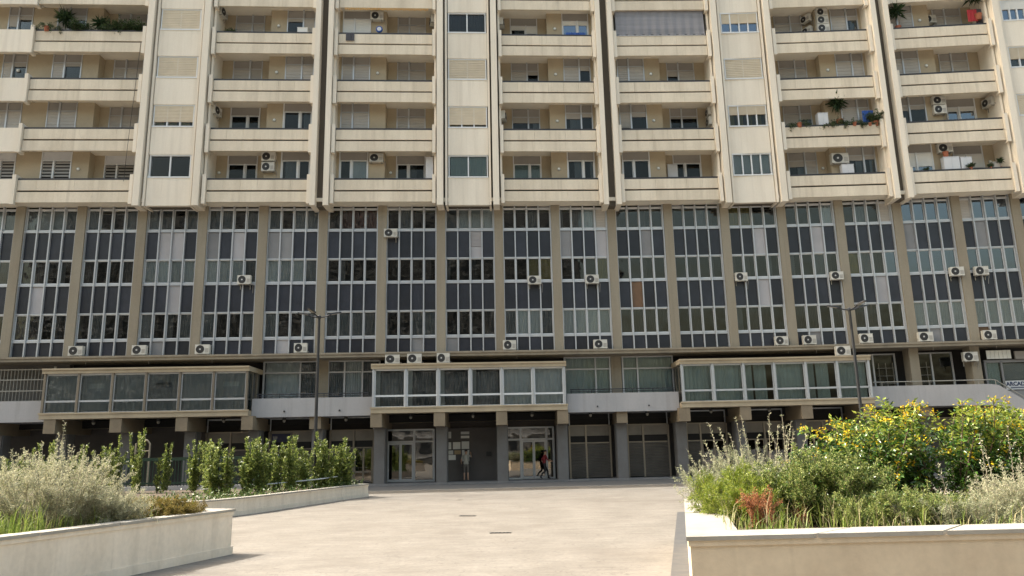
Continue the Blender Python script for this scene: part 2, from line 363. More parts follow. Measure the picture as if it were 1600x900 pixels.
# per bay: windows and panels from top to bottom (k open dark, c white, m grey, n brown, r red, y yellow cloth, C blind, w wooden shutter)
OFFICE = {-1: ('kmCm', 'dddd', 'nmkn', 'dddd', 'nkkk', 'dddd'),
 0: ('mCCm', 'dddd', 'knkk', 'dldd', 'nnkn', 'dddd'), 1: ('mkkm', 'dddd', 'nkkn', 'dddd', 'kmkk', 'dddd'), 2: ('mmkm', 'dlld', 'cccc', 'ddld', 'mkkm', 'dgdd'),
 3: ('mmkm', 'gdld', 'cccm', 'dddd', 'mkkm', 'dddd'), 4: ('mkmm', 'ggdd', 'cccm', 'dddd', 'mkkm', 'dldd'), 5: ('nrrr', 'dddd', 'kkkk', 'dddd', 'mmmm', 'dddd'),
 6: ('kmkk', 'dddd', 'kkkk', 'dddd', 'kkmm', 'ddgd'), 7: ('mccc', 'dddd', 'kkkk', 'dddd', 'kkkn', 'gddd'), 8: ('kkmk', 'dddd', 'kkyy', 'dddd', 'mccm', 'dddd'),
 9: ('kmcw', 'gddl', 'kkky', 'dddd', 'cccc', 'dddd'), 10: ('kkkk', 'ddgd', 'kkkk', 'dbdd', 'nnnn', 'dddd'), 11: ('kkmk', 'dddd', 'kkkk', 'dddd', 'knkk', 'dddd'),
 12: ('yykk', 'ddld', 'kkkk', 'ddld', 'knnk', 'dddd'), 13: ('kkkc', 'ddld', 'kkmk', 'dddd', 'nnkn', 'dgdd'), 14: ('kmkw', 'dddd', 'ymnk', 'ddld', 'nnkk', 'dddd'),
 15: ('kkkk', 'gddd', 'kkmk', 'dddd', 'cccc', 'dgdd'), 16: ('wkkk', 'dgdd', 'kkkk', 'dddd', 'cccc', 'bddd'), 17: ('kkkk', 'dddd', 'kkkk', 'dddd', 'cccc', 'dddd'), 18: ('kkkk', 'dddd', 'kkkk', 'dddd', 'mmkk', 'dddd')}
ZW = [(14.36, 15.55), (11.27, 12.58), (8.13, 9.53)]
ZP = [(12.66, 14.20), (9.62, 11.12), (7.18, 8.00)]
SKIPPANE = set()
def office_bay(k):
    u0, u1 = k * BAY + .27, (k + 1) * BAY - .27
    wcol = (u1 - u0) / 4; rows = OFFICE[k]; D = 1.0
    fb = MB()
    for i in range(5):
        x = u0 + wcol * i; fb.fbox(x - .034, x + .034, D - .16, D + .03, 7.15, 15.95)
    for z0, z1 in ZW:
        fb.fbox(u0, u1, D - .09, D + .035, z0 - .14, z0); fb.fbox(u0, u1, D - .085, D + .035, z1, z1 + .07)
    fb.fbox(u0, u1, D - .06, D + .03, 15.80, 15.86)
    fb.m = 1
    for (z0, z1) in ZW:                                   # sashes, slightly lighter
        for i in range(4):
            a, c = u0 + wcol * i + .04, u0 + wcol * (i + 1) - .04
            fb.fbox(a, a + .022, D - .03, D + .02, z0, z1); fb.fbox(c - .022, c, D - .03, D + .02, z0, z1)
            fb.fbox(a + .035, c - .035, D - .05, D + .02, z0, z0 + .04); fb.fbox(a + .035, c - .035, D - .05, D + .02, z1 - .04, z1)
    p = fb.build('curtain_wall', ['alu', 'white_frame'], B)
    for i in range(4):
        a, c = u0 + wcol * i + .042, u0 + wcol * (i + 1) - .042
        piece('transom_pane', 'glass_dark' if rnd.random() < .75 else 'panel_grey', p, a, c, D, D + .02, 15.625, 15.80)
        for r in range(3):
            (z0, z1), ch = ZW[r], rows[2 * r][i]
            if ch == 'w': piece('shutter', 'shutter_grey', p, a + .036, c - .036, D - .02, D + .02, z0 + .04, z1 - .04, 'slat')
            else:
                piece('window_pane', 'glass_sky' if (k >= 15 and r < 2) or (k == 14 and r == 1 and i == 3) else 'glass', p, a + .036, c - .036, D - .012, D + .004, z0 + .04, z1 - .04)
                if ch in CURT: piece('curtain', CURT[ch], p, a - .03, c + .03, D + .035, D + .105, z0 - .02, z1 + .03, 'wave%d' % rnd.randint(0, 5))
                elif ch == 'C': piece('blind', 'blind', p, a, c, D + .08, D + .12, z0 + .1, z1, 'slat')
                elif rnd.random() < .3: piece('curtain', rnd.choice(['curtain_brown', 'curtain_grey', 'curtain_brown']), p, a - .03, a + rnd.uniform(.15, .4), D + .08, D + .15, z0, z1, 'wave%d' % rnd.randint(0, 5))
            z0, z1 = ZP[r]; ch = rows[2 * r + 1][i]
            if k == 7 and r == 0 and i == 2:
                piece('spandrel_panel', 'panel_light', p, a, c, D - .03, D + .02, z0, 13.30); piece('vent_grille', 'panel_light', p, a, c, D - .06, D + .02, 13.32, z1, 'slat'); continue
            piece('spandrel_panel', PANEL[ch], p, a, c, D - .03 + rnd.uniform(-.006, .006), D + .02, z0, z1)
for k in OFFICE: office_bay(k)
for k in range(-1, 20):
    b = MB(); u = k * BAY + .02; b.fbox(u - .25, u + .25, .74, 1.5, 7.16, 15.72); b.build('pilaster', 'pilaster', B)
b = MB(); b.fbox(-10, 66, .42, 2.6, 6.90, 7.15); b.fbox(-10, 66, .36, .42, 7.06, 7.16); b.build('ledge', 'ledge', B)
b = MB(); b.fbox(-10, 66, 2.3, 2.6, 3.4, 15.9)
for z in (9.75, 12.9): b.fbox(-10, 66, 1.3, 2.3, z - .02, z + .02)
b.build('dark_interior', 'void', B)
# mass behind and beside the visible front (the block goes on beyond the frame and above it)
b = MB(); b.fbox(-48, 66, 2.65, 15, 3.4, 32.0); b.fbox(-48, 66, 4.2, 15, 0, 3.4); b.build('rear_wing', 'tan', B)
b = MB(); b.fbox(-48, 66, .15, 2.65, 30.9, 32.0); b.fbox(-48, -10, .4, 4.5, 0, 30.9); b.build('upper_wall', 'cream', B)
b = MB(); b.fbox(-10, 66, .02, 2.3, 15.74, 15.95); b.build('soffit', 'soffit', B)

# ---- stair towers with their windows
TOWER = [(8.378, ['two', ('sh', .78, 3), ('sh', .97, 2), ('sh', .97, 2)], 'dark'), (25.13, ['two', ('sh', .86, 3), ('sh', 1, 2), 'two'], 'mid'),
         (41.89, ['four', ('sh', .42, 4), ('sh', 1, 2), ('sh', .5, 4)], 'mid'), (58.65, [('sh', .3, 3), ('sh', 1, 2), ('sh', .58, 4), ('white', .42, 5)], 'mid')]
for uc, rows, tone in TOWER:
    t = MB(); t.m = 0
    for s in (-1, 1):
        t.fbox(uc + s * 1.43, uc + s * 1.79, -.32, 1.6, 15.42, 30.9)          # outer fin
        t.fbox(uc + s * 1.20, uc + s * 1.32, -.14, 1.2, 15.46, 30.9)         # inner fin
    t.m = 1
    t.fbox(uc - 1.42, uc + 1.42, .22, 1.6, 15.56, 30.9)                        # groove backing
    T = t.build('stair_tower', ['cream_light', 'groove'], B)
    zs = [15.48] + sum([[RAIL[j] + .13, RAIL[j] + 1.50] for j in range(5)], [])
    for j in range(6):
        z0 = zs[2 * j]; z1 = zs[2 * j + 1] if 2 * j + 1 < len(zs) else 30.9
        piece('wall_panel', 'cream_light', T, uc - 1.163, uc + 1.163, -.06, .2, z0, z1)
    for j in range(5):
        z0, z1 = RAIL[j] + .13, RAIL[j] + 1.50; st = rows[j] if j < 4 else ('sh', 1, 2)
        f = MB(); a, c = uc - 1.14, uc + 1.14
        f.fbox(a, a + .06, -.02, .2, z0, z1); f.fbox(c - .06, c, -.02, .2, z0, z1); f.fbox(a + .06, c - .06, -.02, .2, z1 - .07, z1); f.fbox(a - .02, c + .02, -.09, .2, z0 - .03, z0 + .05)
        npane = {'two': 2, 'four': 4}.get(st, None) if isinstance(st, str) else st[2]
        wp = (c - a - .12) / npane
        for i in range(1, npane): f.fbox(a + .06 + wp * i - .035, a + .06 + wp * i + .035, .0, .2, z0 + .05, z1 - .07)
        fr = f.build('window', 'white_frame', B)
        fracs = st[1] if not isinstance(st, str) else 0
        ztop = z1 - .07 - fracs * (z1 - z0 - .12)
        for i in range(npane):
            x0, x1 = a + .06 + wp * i + .035, a + .06 + wp * (i + 1) - .035
            if ztop - z0 > .2:
                piece('pane', 'glass_sky' if (uc > 30 and j == 3) else 'glass_flat', fr, x0, x1, .08, .1, z0 + .05, ztop)
                if st == 'four': piece('curtain', 'shutter_white', fr, x0, x1, .13, .15, z0 + .17, z1 - .07)
                elif st == 'two' and uc > 20 and j == 0: piece('curtain', 'curtain_green', fr, x0, x1, .13, .17, z0 + .05, z1 - .07, 'wave2')
                elif st == 'two' and uc < 20: piece('blind', 'curtain_brown', fr, x0, x1, .13, .15, z0 + .05, z1 - .1)
                else: piece('blind', 'curtain_brown' if j != 1 else 'curtain_yellow', fr, x0, x1 - .2, .13, .17, z0 + .05, z1 - .07, 'wave1')
        if fracs: piece('shutter', 'shutter_white' if not isinstance(st, str) and st[0] == 'white' else 'shutter', fr, a + .06, c - .06, -.01, .06, ztop, z1 - .07, 'slat')

# ---- paired fins between the balconies
for uc in (16.755, 33.51, 50.265):
    f = MB()
    for s in (-1, 1): f.fbox(uc + s * .22, uc + s * .52, -.36, 1.4, 15.4, 30.9)
    f.m = 1; f.fbox(uc - .22, uc + .22, .12, 1.4, 15.45, 30.9)
    f.build('fin_pair', ['cream_light', 'groove'], B)
# side walls that close each balcony recess
SH, DP, SO = .80, 1.40, -1.05        # shallow and deep back wall, soffit height below the rail
BAYS = [(0, 1, .05), (16.755, -1, .65), (16.755, 1, .65), (33.51, -1, .65), (33.51, 1, .65), (50.265, -1, .65), (50.265, 1, .65)]
# windows of each balcony, rows from the lowest: (near-fin window, near-tower window); each a pair of leaves: share of shutter let down,
# style: o old with shutters, w white frame with a grey box above, l louvres
WIN = [
 [('l', 0, 0), ('l', 0, 0), ('o', 1, 1), ('o', 1, 1), ('o', .75, .08), ('o', .55, 1), ('o', .5, .1), ('o', 1, 1)],
 [('w', 0, 0), ('w', 0, 0), ('w', 0, 0), ('w', 0, 0), ('o', 1, 1), ('o', .3, 1), ('o', .4, .08), ('o', .5, 1)],
 [('wc', 0, 0), ('w', 0, 0), ('o', .72, .93), ('o', 1, 1), ('o', 1, .75), ('o', 1, 1), ('W', .9, .9), ('o', .55, 1)],
 [('w', 0, 0), ('wl', 0, 0), ('o', .1, .15), ('o', .15, .15), ('o', .1, 1), ('o', .1, 1), ('wb', .1, .1), ('w', .2, .1)],
 [('wg', 0, 0), ('w', 0, 0), ('o', .4, .1), ('o', .05, .05), ('o', .6, 1), ('o', .15, 1), ('o', 1, 1), ('o', 1, 1)],
 [('o', .1, .12), ('o', .4, .15), ('o', .6, .6), ('o', .15, .45), ('o', 1, 1), ('o', 1, 1), ('o', .1, 1), ('o', .3, 1)],
 [('wb', .35, .35), ('wb', .35, .35), ('o', .12, .1), ('wb', .1, .1), ('o', 1, 1), ('o', 1, 1), ('o', 1, .95), ('o', 1, 1)]]
def loggia_window(U, st, t0, t1, D, zf, zs):
    style, fa, fb = st; f = MB(); tm = t0 + (t1 - t0) * .42
    zb = zs - .52                         # underside of the top box
    white = style[0] in 'wWl'
    f.fbox(U(t0), U(t0 + .055), D - .05, D + .1, zf, zs); f.fbox(U(t1 - .055), U(t1), D - .05, D + .1, zf, zs)
    f.fbox(U(tm - .045), U(tm + .045), D - .08, D + .1, zf, zb if white else zs); f.fbox(U(t0 + .055), U(t1 - .055), D - .04, D + .1, zb - .05, zb)
    fr = f.build('balcony_window', 'white_frame' if white else 'alu', B)
    leaves = [(t0 + .055, tm - .045, fa), (tm + .045, t1 - .055, fb)]
    if white: piece('shutter_box', 'box_grey' if style != 'l' else 'white_paint', fr, U(t0 + .055), U(t1 - .055), D, D + .1, zb, zs)
    for x0, x1, fr_ in leaves:
        if not white: piece('shutter_box', 'box_grey', fr, U(x0), U(x1), D, D + .1, zb, zs - .02)
        zt = zb - .05 - fr_ * (zb - .05 - zf)
        if fr_ > .03: piece('shutter', 'shutter_white' if white else 'shutter_grey', fr, U(x0), U(x1), D - .02, D + .05, zt, zb - .05, 'slat')
        if zt - zf > .15:
            if style == 'l': piece('louvre', 'box_grey', fr, U(x0), U(x1), D - .02, D + .05, zf, zb - .06, 'louvre'); piece('pane', 'void', fr, U(x0), U(x1), D + .06, D + .08, zf, zb - .06)
            else:
                if white:
                    g = MB()
                    for q in ((x0, x0 + .05), (x1 - .05, x1)): g.fbox(U(q[0]), U(q[1]), D + .0, D + .05, zf, zt)
                    g.build('sash', 'white_frame', fr)
                piece('pane', 'glass_sky' if style == 'wb' else 'glass_flat', fr, U(x0), U(x1), D + .03, D + .045, zf, zt)
                if style == 'wc' and x1 == t1 - .055: piece('curtain', 'curtain_white', fr, U(x0), U(x1), D + .06, D + .1, zf, zt, 'wave3')
                elif style in('wl',): piece('curtain', 'curtain_green', fr, U(x0), U(x1), D + .06, D + .1, zf, zt, 'wave4')
                elif rnd.random() < .3: piece('curtain', 'curtain_grey', fr, U(x0), U(x0 + (x1 - x0) * rnd.uniform(.3, .9)), D + .06, D + .1, zf, zt, 'wave1')
for bi, (uD, sg, tA) in enumerate(BAYS):
    U = (lambda q: (lambda t: uD_[q] + sg_[q] * t))(0) if False else (lambda t, uD=uD, sg=sg: uD + sg * t)
    tB = 6.40
    # back walls, deep and shallow, all storeys
    wb = MB()
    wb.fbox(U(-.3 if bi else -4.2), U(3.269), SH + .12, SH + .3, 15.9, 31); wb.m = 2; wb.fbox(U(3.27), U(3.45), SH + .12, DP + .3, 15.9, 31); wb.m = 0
    wb.fbox(U(3.45), U(6.55), DP + .12, DP + .3, 15.9, 31); wb.m = 1
    wb.fbox(U(6.40), U(6.52), .1, DP + .12, 15.9, 31)
    if bi: wb.fbox(U(.53), U(.65), .1, SH + .12, 15.9, 31)
    wb.build('balcony_back_wall', ['void', 'cream_light', 'tan'], B)
    for j in range(5):
        r = RAIL[j]; zf, zs = r - .9, r + 3.056 + SO
        # rendered wall fields between the windows of this storey
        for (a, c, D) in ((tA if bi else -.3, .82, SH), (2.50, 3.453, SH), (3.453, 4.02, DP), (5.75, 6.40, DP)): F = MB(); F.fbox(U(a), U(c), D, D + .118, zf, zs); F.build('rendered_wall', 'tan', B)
        if j < 4:
            loggia_window(U, WIN[bi][2 * j], .82, 2.50, SH, zf, zs); loggia_window(U, WIN[bi][2 * j + 1], 4.02, 5.75, DP, zf, zs)
        s = MB(); s.fbox(U(tA), U(tB), .13, DP + .12, zf - .15, zf); s.m = 1
        s.fbox(U(tA), U(tB), .112, .13, r - 1.22, r - .1)
        bal = s.build('balcony', ['soffit', 'slot'], B)
        n = 6
        for i in range(n):
            a = tA + .12 + (tB - tA - .24) * i / n; c = tA + .12 + (tB - tA - .24) * (i + 1) / n
            piece('parapet_panel', 'cream', bal, U(a + .004), U(c - .004), -.012 + rnd.uniform(-.003, .003), .08, r - .60, r)
        for i in range(3):
            a = tA + .12 + (tB - tA - .24) * i / 3; c = tA + .12 + (tB - tA - .24) * (i + 1) / 3
            piece('slab_edge_panel', 'cream', bal, U(a + .003), U(c - .003), -.05, .08, r - 1.32, r - .715)
        piece('rail', 'rail', bal, U(tA + .1), U(tB - .1), .0, .10, r + .003, r + .11)  # black rail made thicker to take in the shading along the floor
        for t in (tA, tB):
            piece('end_fin', 'cream_light', bal, U(t - .10), U(t + .095), -.2, .3, r - 1.46, r + .27)
# storeys at the far left: plain solid parapets beyond the last fin
for j in range(5):
    r = RAIL[j]; s = MB(); s.fbox(-6, -.07, -.12, .1, r - 1.4, r + .02); s.m = 1; s.fbox(-6, -.07, .1, SH + .12, r - 1.05, r - .9)
    s.build('solid_parapet', ['cream_light', 'soffit'], B)
    F = MB(); F.fbox(-4.0, -2.0, SH, SH + .118, r - .9, r + 2.006); F.build('rendered_wall', 'tan', B); F = MB(); F.fbox(-.6, -.3, SH, SH + .118, r - .9, r + 2.006); F.build('rendered_wall', 'tan', B)
    if j < 4: loggia_window(lambda t: t, ('l', 0, 0) if j == 0 else ('o', (1, .6, .3)[j - 1], (1, .1, .1)[j - 1]), -2.0, -.6, SH, r - .9, r + 2.006)
s = MB(); s.fbox(-10, -4, SH, SH + .3, 15.9, 31); s.build('rendered_wall', 'tan', B)

# ---- glazed verandas on the first floor
def veranda(u0, u1, kinds, frame, stripes=False):
    v = MB(); v.m = 0
    v.fbox(u0 - .12, u1 + .12, -.26, 2.3, 3.80, 4.08); v.fbox(u0 - .16, u1 + .16, -.30, -.2, 4.04, 4.12)
    v.fbox(u0 - .12, u1 + .12, -.34, 2.0, 6.16, 6.42); v.fbox(u0 - .12, u1 + .12, -.40, -.34, 6.34, 6.43)
    v.m = 1; v.fbox(u0, u1, 1.6, 1.7, 4.08, 6.16)
    V = v.build('glazed_veranda', ['veranda_cream', 'void_wall'], B)
    n = 6; wv = (u1 - u0) / n
    for i in range(n + 1):
        x = u0 + wv * i; p = MB(); p.fbox(x - .055, x + .055, -.29, -.12, 4.10, 6.16); p.build('post', 'alu' if frame != 'bronze' else 'bronze', V)
    for s, uu in ((-1, u0), (1, u1)):          # glazed ends
        p = MB(); p.fbox(uu - .04, uu + .04, .55, .62, 4.10, 6.16); p.fbox(uu - .04, uu + .04, 1.3, 1.37, 4.10, 6.16); p.fbox(uu - .03, uu + .03, -.12, 1.5, 4.66, 4.74); p.build('post', 'bronze', V)
        q = piece('pane', 'glass', V, uu - .01, uu + .01, -.12, 1.5, 4.10, 6.16)
    for i in range(n):
        a, c = u0 + wv * i + .058, u0 + wv * (i + 1) - .058; ch = kinds[i]
        f = MB()
        fw = .055
        f.fbox(a, c, -.22, -.14, 4.66, 4.76); f.fbox(a, a + fw, -.2, -.14, 4.13, 6.1); f.fbox(c - fw, c, -.2, -.14, 4.13, 6.1); f.fbox(a, c, -.205, -.14, 4.09, 4.15); f.fbox(a, c, -.2, -.14, 6.06, 6.16)
        f.build('window_frame', 'white_frame' if frame == 'white' else 'alu', V)
        piece('pane', 'glass', V, a + fw, c - fw, -.18, -.168, 4.76, 6.06); piece('pane', 'glass', V, a + fw, c - fw, -.18, -.168, 4.15, 4.66)
        if stripes:
            st = MB()
            for z in np.arange(4.18, 6.0, .052):
                if 5.35 < z < 5.62 and i % 2: st.fbox(a + fw, a + .4, -.15, -.145, z, z + .028); st.fbox(c - .4, c - fw, -.15, -.145, z, z + .028)
                elif 4.62 < z < 4.78: continue
                else: st.fbox(a + fw, c - fw, -.15, -.145, z, z + .028)
            st.build('frosted_stripes', 'blind', V)
        if ch in CURT or ch == 'G': piece('curtain', 'curtain_green' if ch == 'G' else CURT[ch], V, a, c, .05, .15, 4.12, 6.1, 'wave%d' % rnd.randint(0, 5))
        elif ch == 'h':
            piece('curtain', 'curtain_grey', V, a + .25, c - .15, .25, .35, 4.12, 6.0, 'wave%d' % rnd.randint(0, 5)); piece('curtain', 'curtain_white', V, a, a + .25, .1, .2, 4.12, 6.1, 'wave2')
        elif ch == 'p': piece('curtain', 'curtain_green', V, a, a + .5, .05, .15, 4.12, 6.1, 'wave1'); piece('curtain', 'curtain_green', V, a + .62, c - .3, .1, .2, 4.12, 6.1, 'wave5')
    return V
veranda(2.92, 13.32, 'cccmcc', 'bronze', True)
veranda(19.95, 30.32, 'hhhhcc', 'white')
veranda(36.85, 47.12, 'GGpGpG', 'alu')

# ---- recessed first-floor windows behind the pale parapets
def parapet_wall(u0, u1, d, z0, z1, rail=True):
    b = MB(); b.fbox(u0, u1, d, d + .15, z0, z1); b.fbox(u0, u1, d + .15, 2.3, z0, z0 + .12); p = b.build('terrace_parapet', 'white_wall', B)
    if rail:
        r = MB(); r.tube([W(u0 + .2, d + .08, z1 + .22), W(u1 - .2, d + .08, z1 + .22)], .028, 6); r.tube([W(u0 + .2, d + .08, z1 + .1), W(u1 - .2, d + .08, z1 + .1)], .02, 6)
        for i in range(6):
            u = u0 + .25 + (u1 - u0 - .5) * i / 5; r.tube([W(u, d + .08, z1), W(u, d + .08, z1 + .22)], .02, 6)
        r.build('handrail', 'lamp_metal', p)
    for i in range(2):
        q = MB(); u = u0 + (u1 - u0) * (.27 + .46 * i); q.tube([W(u, d - .05, z0 + .3), W(u, d + .02, z0 + .3)], .045, 8); q.build('drain_spout', 'dark_box', p)
def win_unit(u0, u1, d, z0, z1, splits, ztr, curt, name='terrace_window', frame='alu'):
    f = MB(); xs = [u0] + splits + [u1]
    for x in xs: f.fbox(x - .045, x + .045, d - .06, d + .06, z0, z1)
    f.fbox(u0, u1, d - .05, d + .05, z1 - .07, z1); f.fbox(u0, u1, d - .05, d + .05, z0, z0 + .08)
    if ztr: f.fbox(u0, u1, d - .05, d + .05, ztr - .04, ztr + .04)
    F = f.build(name, frame, B)
    for i, (a, c) in enumerate(zip(xs[:-1], xs[1:])):
        a += .047; c -= .047
        if ztr: piece('pane', 'glass', F, a, c, d - .01, d + .01, z0 + .08, ztr - .04); piece('pane', 'glass', F, a, c, d - .01, d + .01, ztr + .04, z1 - .07)
        else: piece('pane', 'glass', F, a, c, d - .01, d + .01, z0 + .08, z1 - .07)
        ch = curt[i]
        if ch == 'G': piece('curtain', 'curtain_green', F, a, c, d + .12, d + .2, z0, z1, 'wave%d' % rnd.randint(0, 5))
        elif ch in CURT: piece('curtain', CURT[ch], F, a, c, d + .12, d + .2, z0, z1, 'wave%d' % rnd.randint(0, 5))
    return F
parapet_wall(-10, 2.78, .25, 3.70, 4.80, False); parapet_wall(13.46, 19.80, .25, 3.72, 4.72); parapet_wall(30.46, 36.7, .25, 3.68, 4.70)
DW = 1.9
win_unit(13.5, 16.45, DW, 3.9, 6.9, [15.5], 6.25, 'cm'); win_unit(17.05, 19.9, DW, 3.9, 6.9, [17.95, 18.95], 6.25, 'mcm')
win_unit(30.5, 33.15, DW, 3.9, 6.9, [32.3], 6.2, 'GG', frame='alu'); win_unit(33.9, 36.8, DW, 3.9, 6.9, [34.75], 6.2, 'GG', frame='alu')
for u in (16.76, 33.51): b = MB(); b.fbox(u - .3, u + .3, DW - .1, 2.3, 3.84, 6.9); b.build('wall_pier', 'pilaster', B)
# far left: barred window; far right: open terrace, shop and stair
b = MB(); b.fbox(-10, 2.9, DW, 2.3, 3.84, 6.9); b.build('wall_pier', 'void_wall', B)
g = MB()
for i in range(24): x = -1.6 + i * .18; g.tube([W(x, 1.0, 4.8), W(x, 1.0, 6.6)], .022, 4)
for z in (4.85, 5.4, 6.0, 6.55): g.fbox(-1.7, 2.7, .98, 1.02, z - .03, z + .03)
g.fbox(-1.75, -1.65, .95, 1.05, 4.7, 6.7); g.fbox(2.62, 2.72, .95, 1.05, 4.7, 6.7); g.build('window_bars', 'lamp_head', B)
win_unit(47.7, 49.7, 2.1, 3.9, 6.75, [48.45], None, 'mk', frame='alu'); win_unit(50.75, 52.9, 2.1, 3.9, 6.75, [51.75], None, 'kk', frame='alu')
for u in (50.28, 53.62): b = MB(); b.fbox(u - .26, u + .26, 1.0, 1.7, 3.84, 6.9); b.build('wall_pier', 'pilaster', B)
g = MB()
for u in (48.7, 49.1, 49.5, 51.0, 51.4): g.tube([W(u, 1.95, 4.7), W(u, 1.95, 6.2)], .018, 4)
for z in (5.0, 5.45, 5.9): g.tube([W(48.6, 1.95, z), W(49.6, 1.95, z)], .016, 4); g.tube([W(50.9, 1.95, z), W(51.6, 1.95, z)], .016, 4)
g.build('window_bars', 'lamp_head', B)
b = MB()   # terrace parapet that ramps down beside the outdoor stair
def ramp(u0, u1, d0, d1, za0, za1, zb0, zb1): b.hexa([W(u0, d0, za0), W(u1, d0, zb0), W(u1, d1, zb0), W(u0, d1, za0), W(u0, d0, za1), W(u1, d0, zb1), W(u1, d1, zb1), W(u0, d1, za1)])
ramp(47.3, 50.26, .25, .4, 3.62, 4.75, 3.62, 4.75); ramp(50.265, 53.7, .25, .4, 3.62, 4.75, 3.58, 4.73); ramp(53.702, 54.2, .25, .4, 3.58, 4.73, 3.45, 4.66)
ramp(54.202, 58.6, .25, .4, 3.45, 4.66, .6, 1.65); b.fbox(47.3, 56.5, .4, 2.3, 3.6, 3.8)
P_ = b.build('terrace_parapet', 'white_wall', B)
r = MB(); r.tube([W(47.5, .33, 4.98), W(54.0, .33, 4.96), W(54.1, .33, 4.94), W(58.4, .33, 1.95)], .03, 6)
for u in (48, 49.3, 50.6, 51.9, 53.2, 54.1): r.tube([W(u, .33, 4.7), W(u, .33, 4.97)], .02, 6)
r.build('handrail', 'lamp_head', P_)
f = MB()     # shopfront beside the stair
for u in (54.35, 55.25, 56.7): f.fbox(u - .05, u + .05, 1.45, 1.6, 3.84, 6.1)
f.fbox(54.3, 58, 1.45, 1.6, 6.0, 6.15); f.fbox(54.3, 58, 1.45, 1.62, 3.9, 4.42)
SF = f.build('stair_shopfront', 'panel_grey', B)
piece('pane', 'glass', SF, 54.4, 55.2, 1.5, 1.515, 4.42, 6.0); piece('pane', 'glass', SF, 55.3, 56.65, 1.5, 1.515, 4.42, 6.0)
piece('curtain', 'curtain_green', SF, 54.4, 55.2, 1.6, 1.68, 4.42, 6.0, 'wave2'); piece('curtain', 'blind', SF, 55.3, 56.65, 1.62, 1.66, 4.9, 5.95)
for i in range(6): piece('skylight_pane', 'white_glass', SF, 54.42 + i * .225, 54.42 + (i + 1) * .225 - .02, 1.3, 1.33, 6.2, 6.68)
f = MB(); f.fbox(55.95, 56.75, 1.28, 1.36, 6.16, 6.6); f.build('fanlight', 'box_grey', SF)
SG = empty('shop_sign', W(55.95, 1.40, 4.46)); tag(SG, 'white shop sign with dark blue ARCADIA lettering behind the stair rail', 'sign')
SG.rotation_euler.z = ang(55.9)
c = MB(); c.box(-.66, .66, 0, .03, 0, .50); c.build('board', 'sign_white', SG, True)
def text(body, size, loc, m, par, sx=1.0, name='lettering', off=.004):
    t = bpy.data.curves.new(name, 'FONT'); t.body = body; t.size = size; t.extrude = .004; t.offset = off; t.align_x = 'CENTER'; t.materials.append(MATS[m])
    o = bpy.data.objects.new(name + '_curve', t); col.objects.link(o); bpy.context.view_layer.update(); me = bpy.data.meshes.new_from_object(o.evaluated_get(bpy.context.evaluated_depsgraph_get())); bpy.data.objects.remove(o); o = bpy.data.objects.new(name, me); col.objects.link(o); o.parent = par; o.location = loc; o.rotation_euler = (R(90), 0, 0); o.scale = (sx, 1, 1); WL[o] = WL[par]; return o
text('ARCADIA', .30, (0, -.006, .22), 'letter_blue', SG, 1.0, off=.012)
c = MB()
for i in range(16): c.box(-.42 + i * .053, -.42 + i * .053 + .034, -.008, 0, .07, .15)
c.build('small_print', 'letter_blue', SG, True)

# ---- ground floor: columns, beams, shopfronts
for k in range(-2, 20):
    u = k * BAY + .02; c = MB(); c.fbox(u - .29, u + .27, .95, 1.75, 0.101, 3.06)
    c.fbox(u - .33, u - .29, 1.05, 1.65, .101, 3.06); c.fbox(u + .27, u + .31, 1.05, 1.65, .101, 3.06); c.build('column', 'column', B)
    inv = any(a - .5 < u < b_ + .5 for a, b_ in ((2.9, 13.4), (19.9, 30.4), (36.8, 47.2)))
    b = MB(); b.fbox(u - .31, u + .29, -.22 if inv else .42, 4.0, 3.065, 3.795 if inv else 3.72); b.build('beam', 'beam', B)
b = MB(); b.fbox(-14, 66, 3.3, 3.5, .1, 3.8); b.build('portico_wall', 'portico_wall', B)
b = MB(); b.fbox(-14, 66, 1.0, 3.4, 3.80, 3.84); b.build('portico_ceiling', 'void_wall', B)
def shop(u0, u1, splits, d, roll, name='shopfront'):
    f = MB(); xs = [u0] + splits + [u1]
    for x in xs: f.fbox(x - .05, x + .05, d - .06, d + .1, .1, 3.0)
    f.fbox(u0, u1, d - .04, d + .1, 2.98, 3.05); f.fbox(u0, u1, d - .05, d + .1, 2.02, 2.08)
    F = f.build(name, 'bronze', B)
    g = MB(); g.fbox(u0, u1, d + .3, d + .34, 3.05, 3.8); g.build('fanlight', 'void', F)
    g = MB(); g.fbox(u0, u1, d - .02, d + .06, 3.68, 3.76); g.fbox(u0, u0 + .05, d - .02, d + .06, 3.05, 3.68); g.fbox(u1 - .05, u1, d - .02, d + .06, 3.05, 3.68); g.build('fanlight_frame', 'alu', F)
    for i, (a, c) in enumerate(zip(xs[:-1], xs[1:])):
        a += .055; c -= .055
        piece('fascia_panel', 'shop_band', F, a, c, d, d + .06, 2.44, 2.97); piece('header', 'void', F, a, c, d + .05, d + .1, 2.09, 2.43)
        if roll[i] == 's':
            for q in range(2): piece('roller_shutter', 'roller', F, a, c, d - .06, d + .08, .14 + q * .94, .14 + (q + 1) * .94 - .004, 'slat')
        else:
            piece('pane', 'glass_shop', F, a, c, d, d + .02, .16, 2.0); g = MB(); m_ = (a + c) / 2; g.fbox(m_ - .05, m_ + .05, d - .03, d + .05, .16, 2.0); g.fbox(a, a + .06, d - .03, d + .05, .16, 2.0); g.fbox(c - .06, c, d - .03, d + .05, .16, 2.0)
            g.fbox(a, c, d - .03, d + .05, .7, .78); g.build('door_frame', 'bronze', F)
DS = 2.1
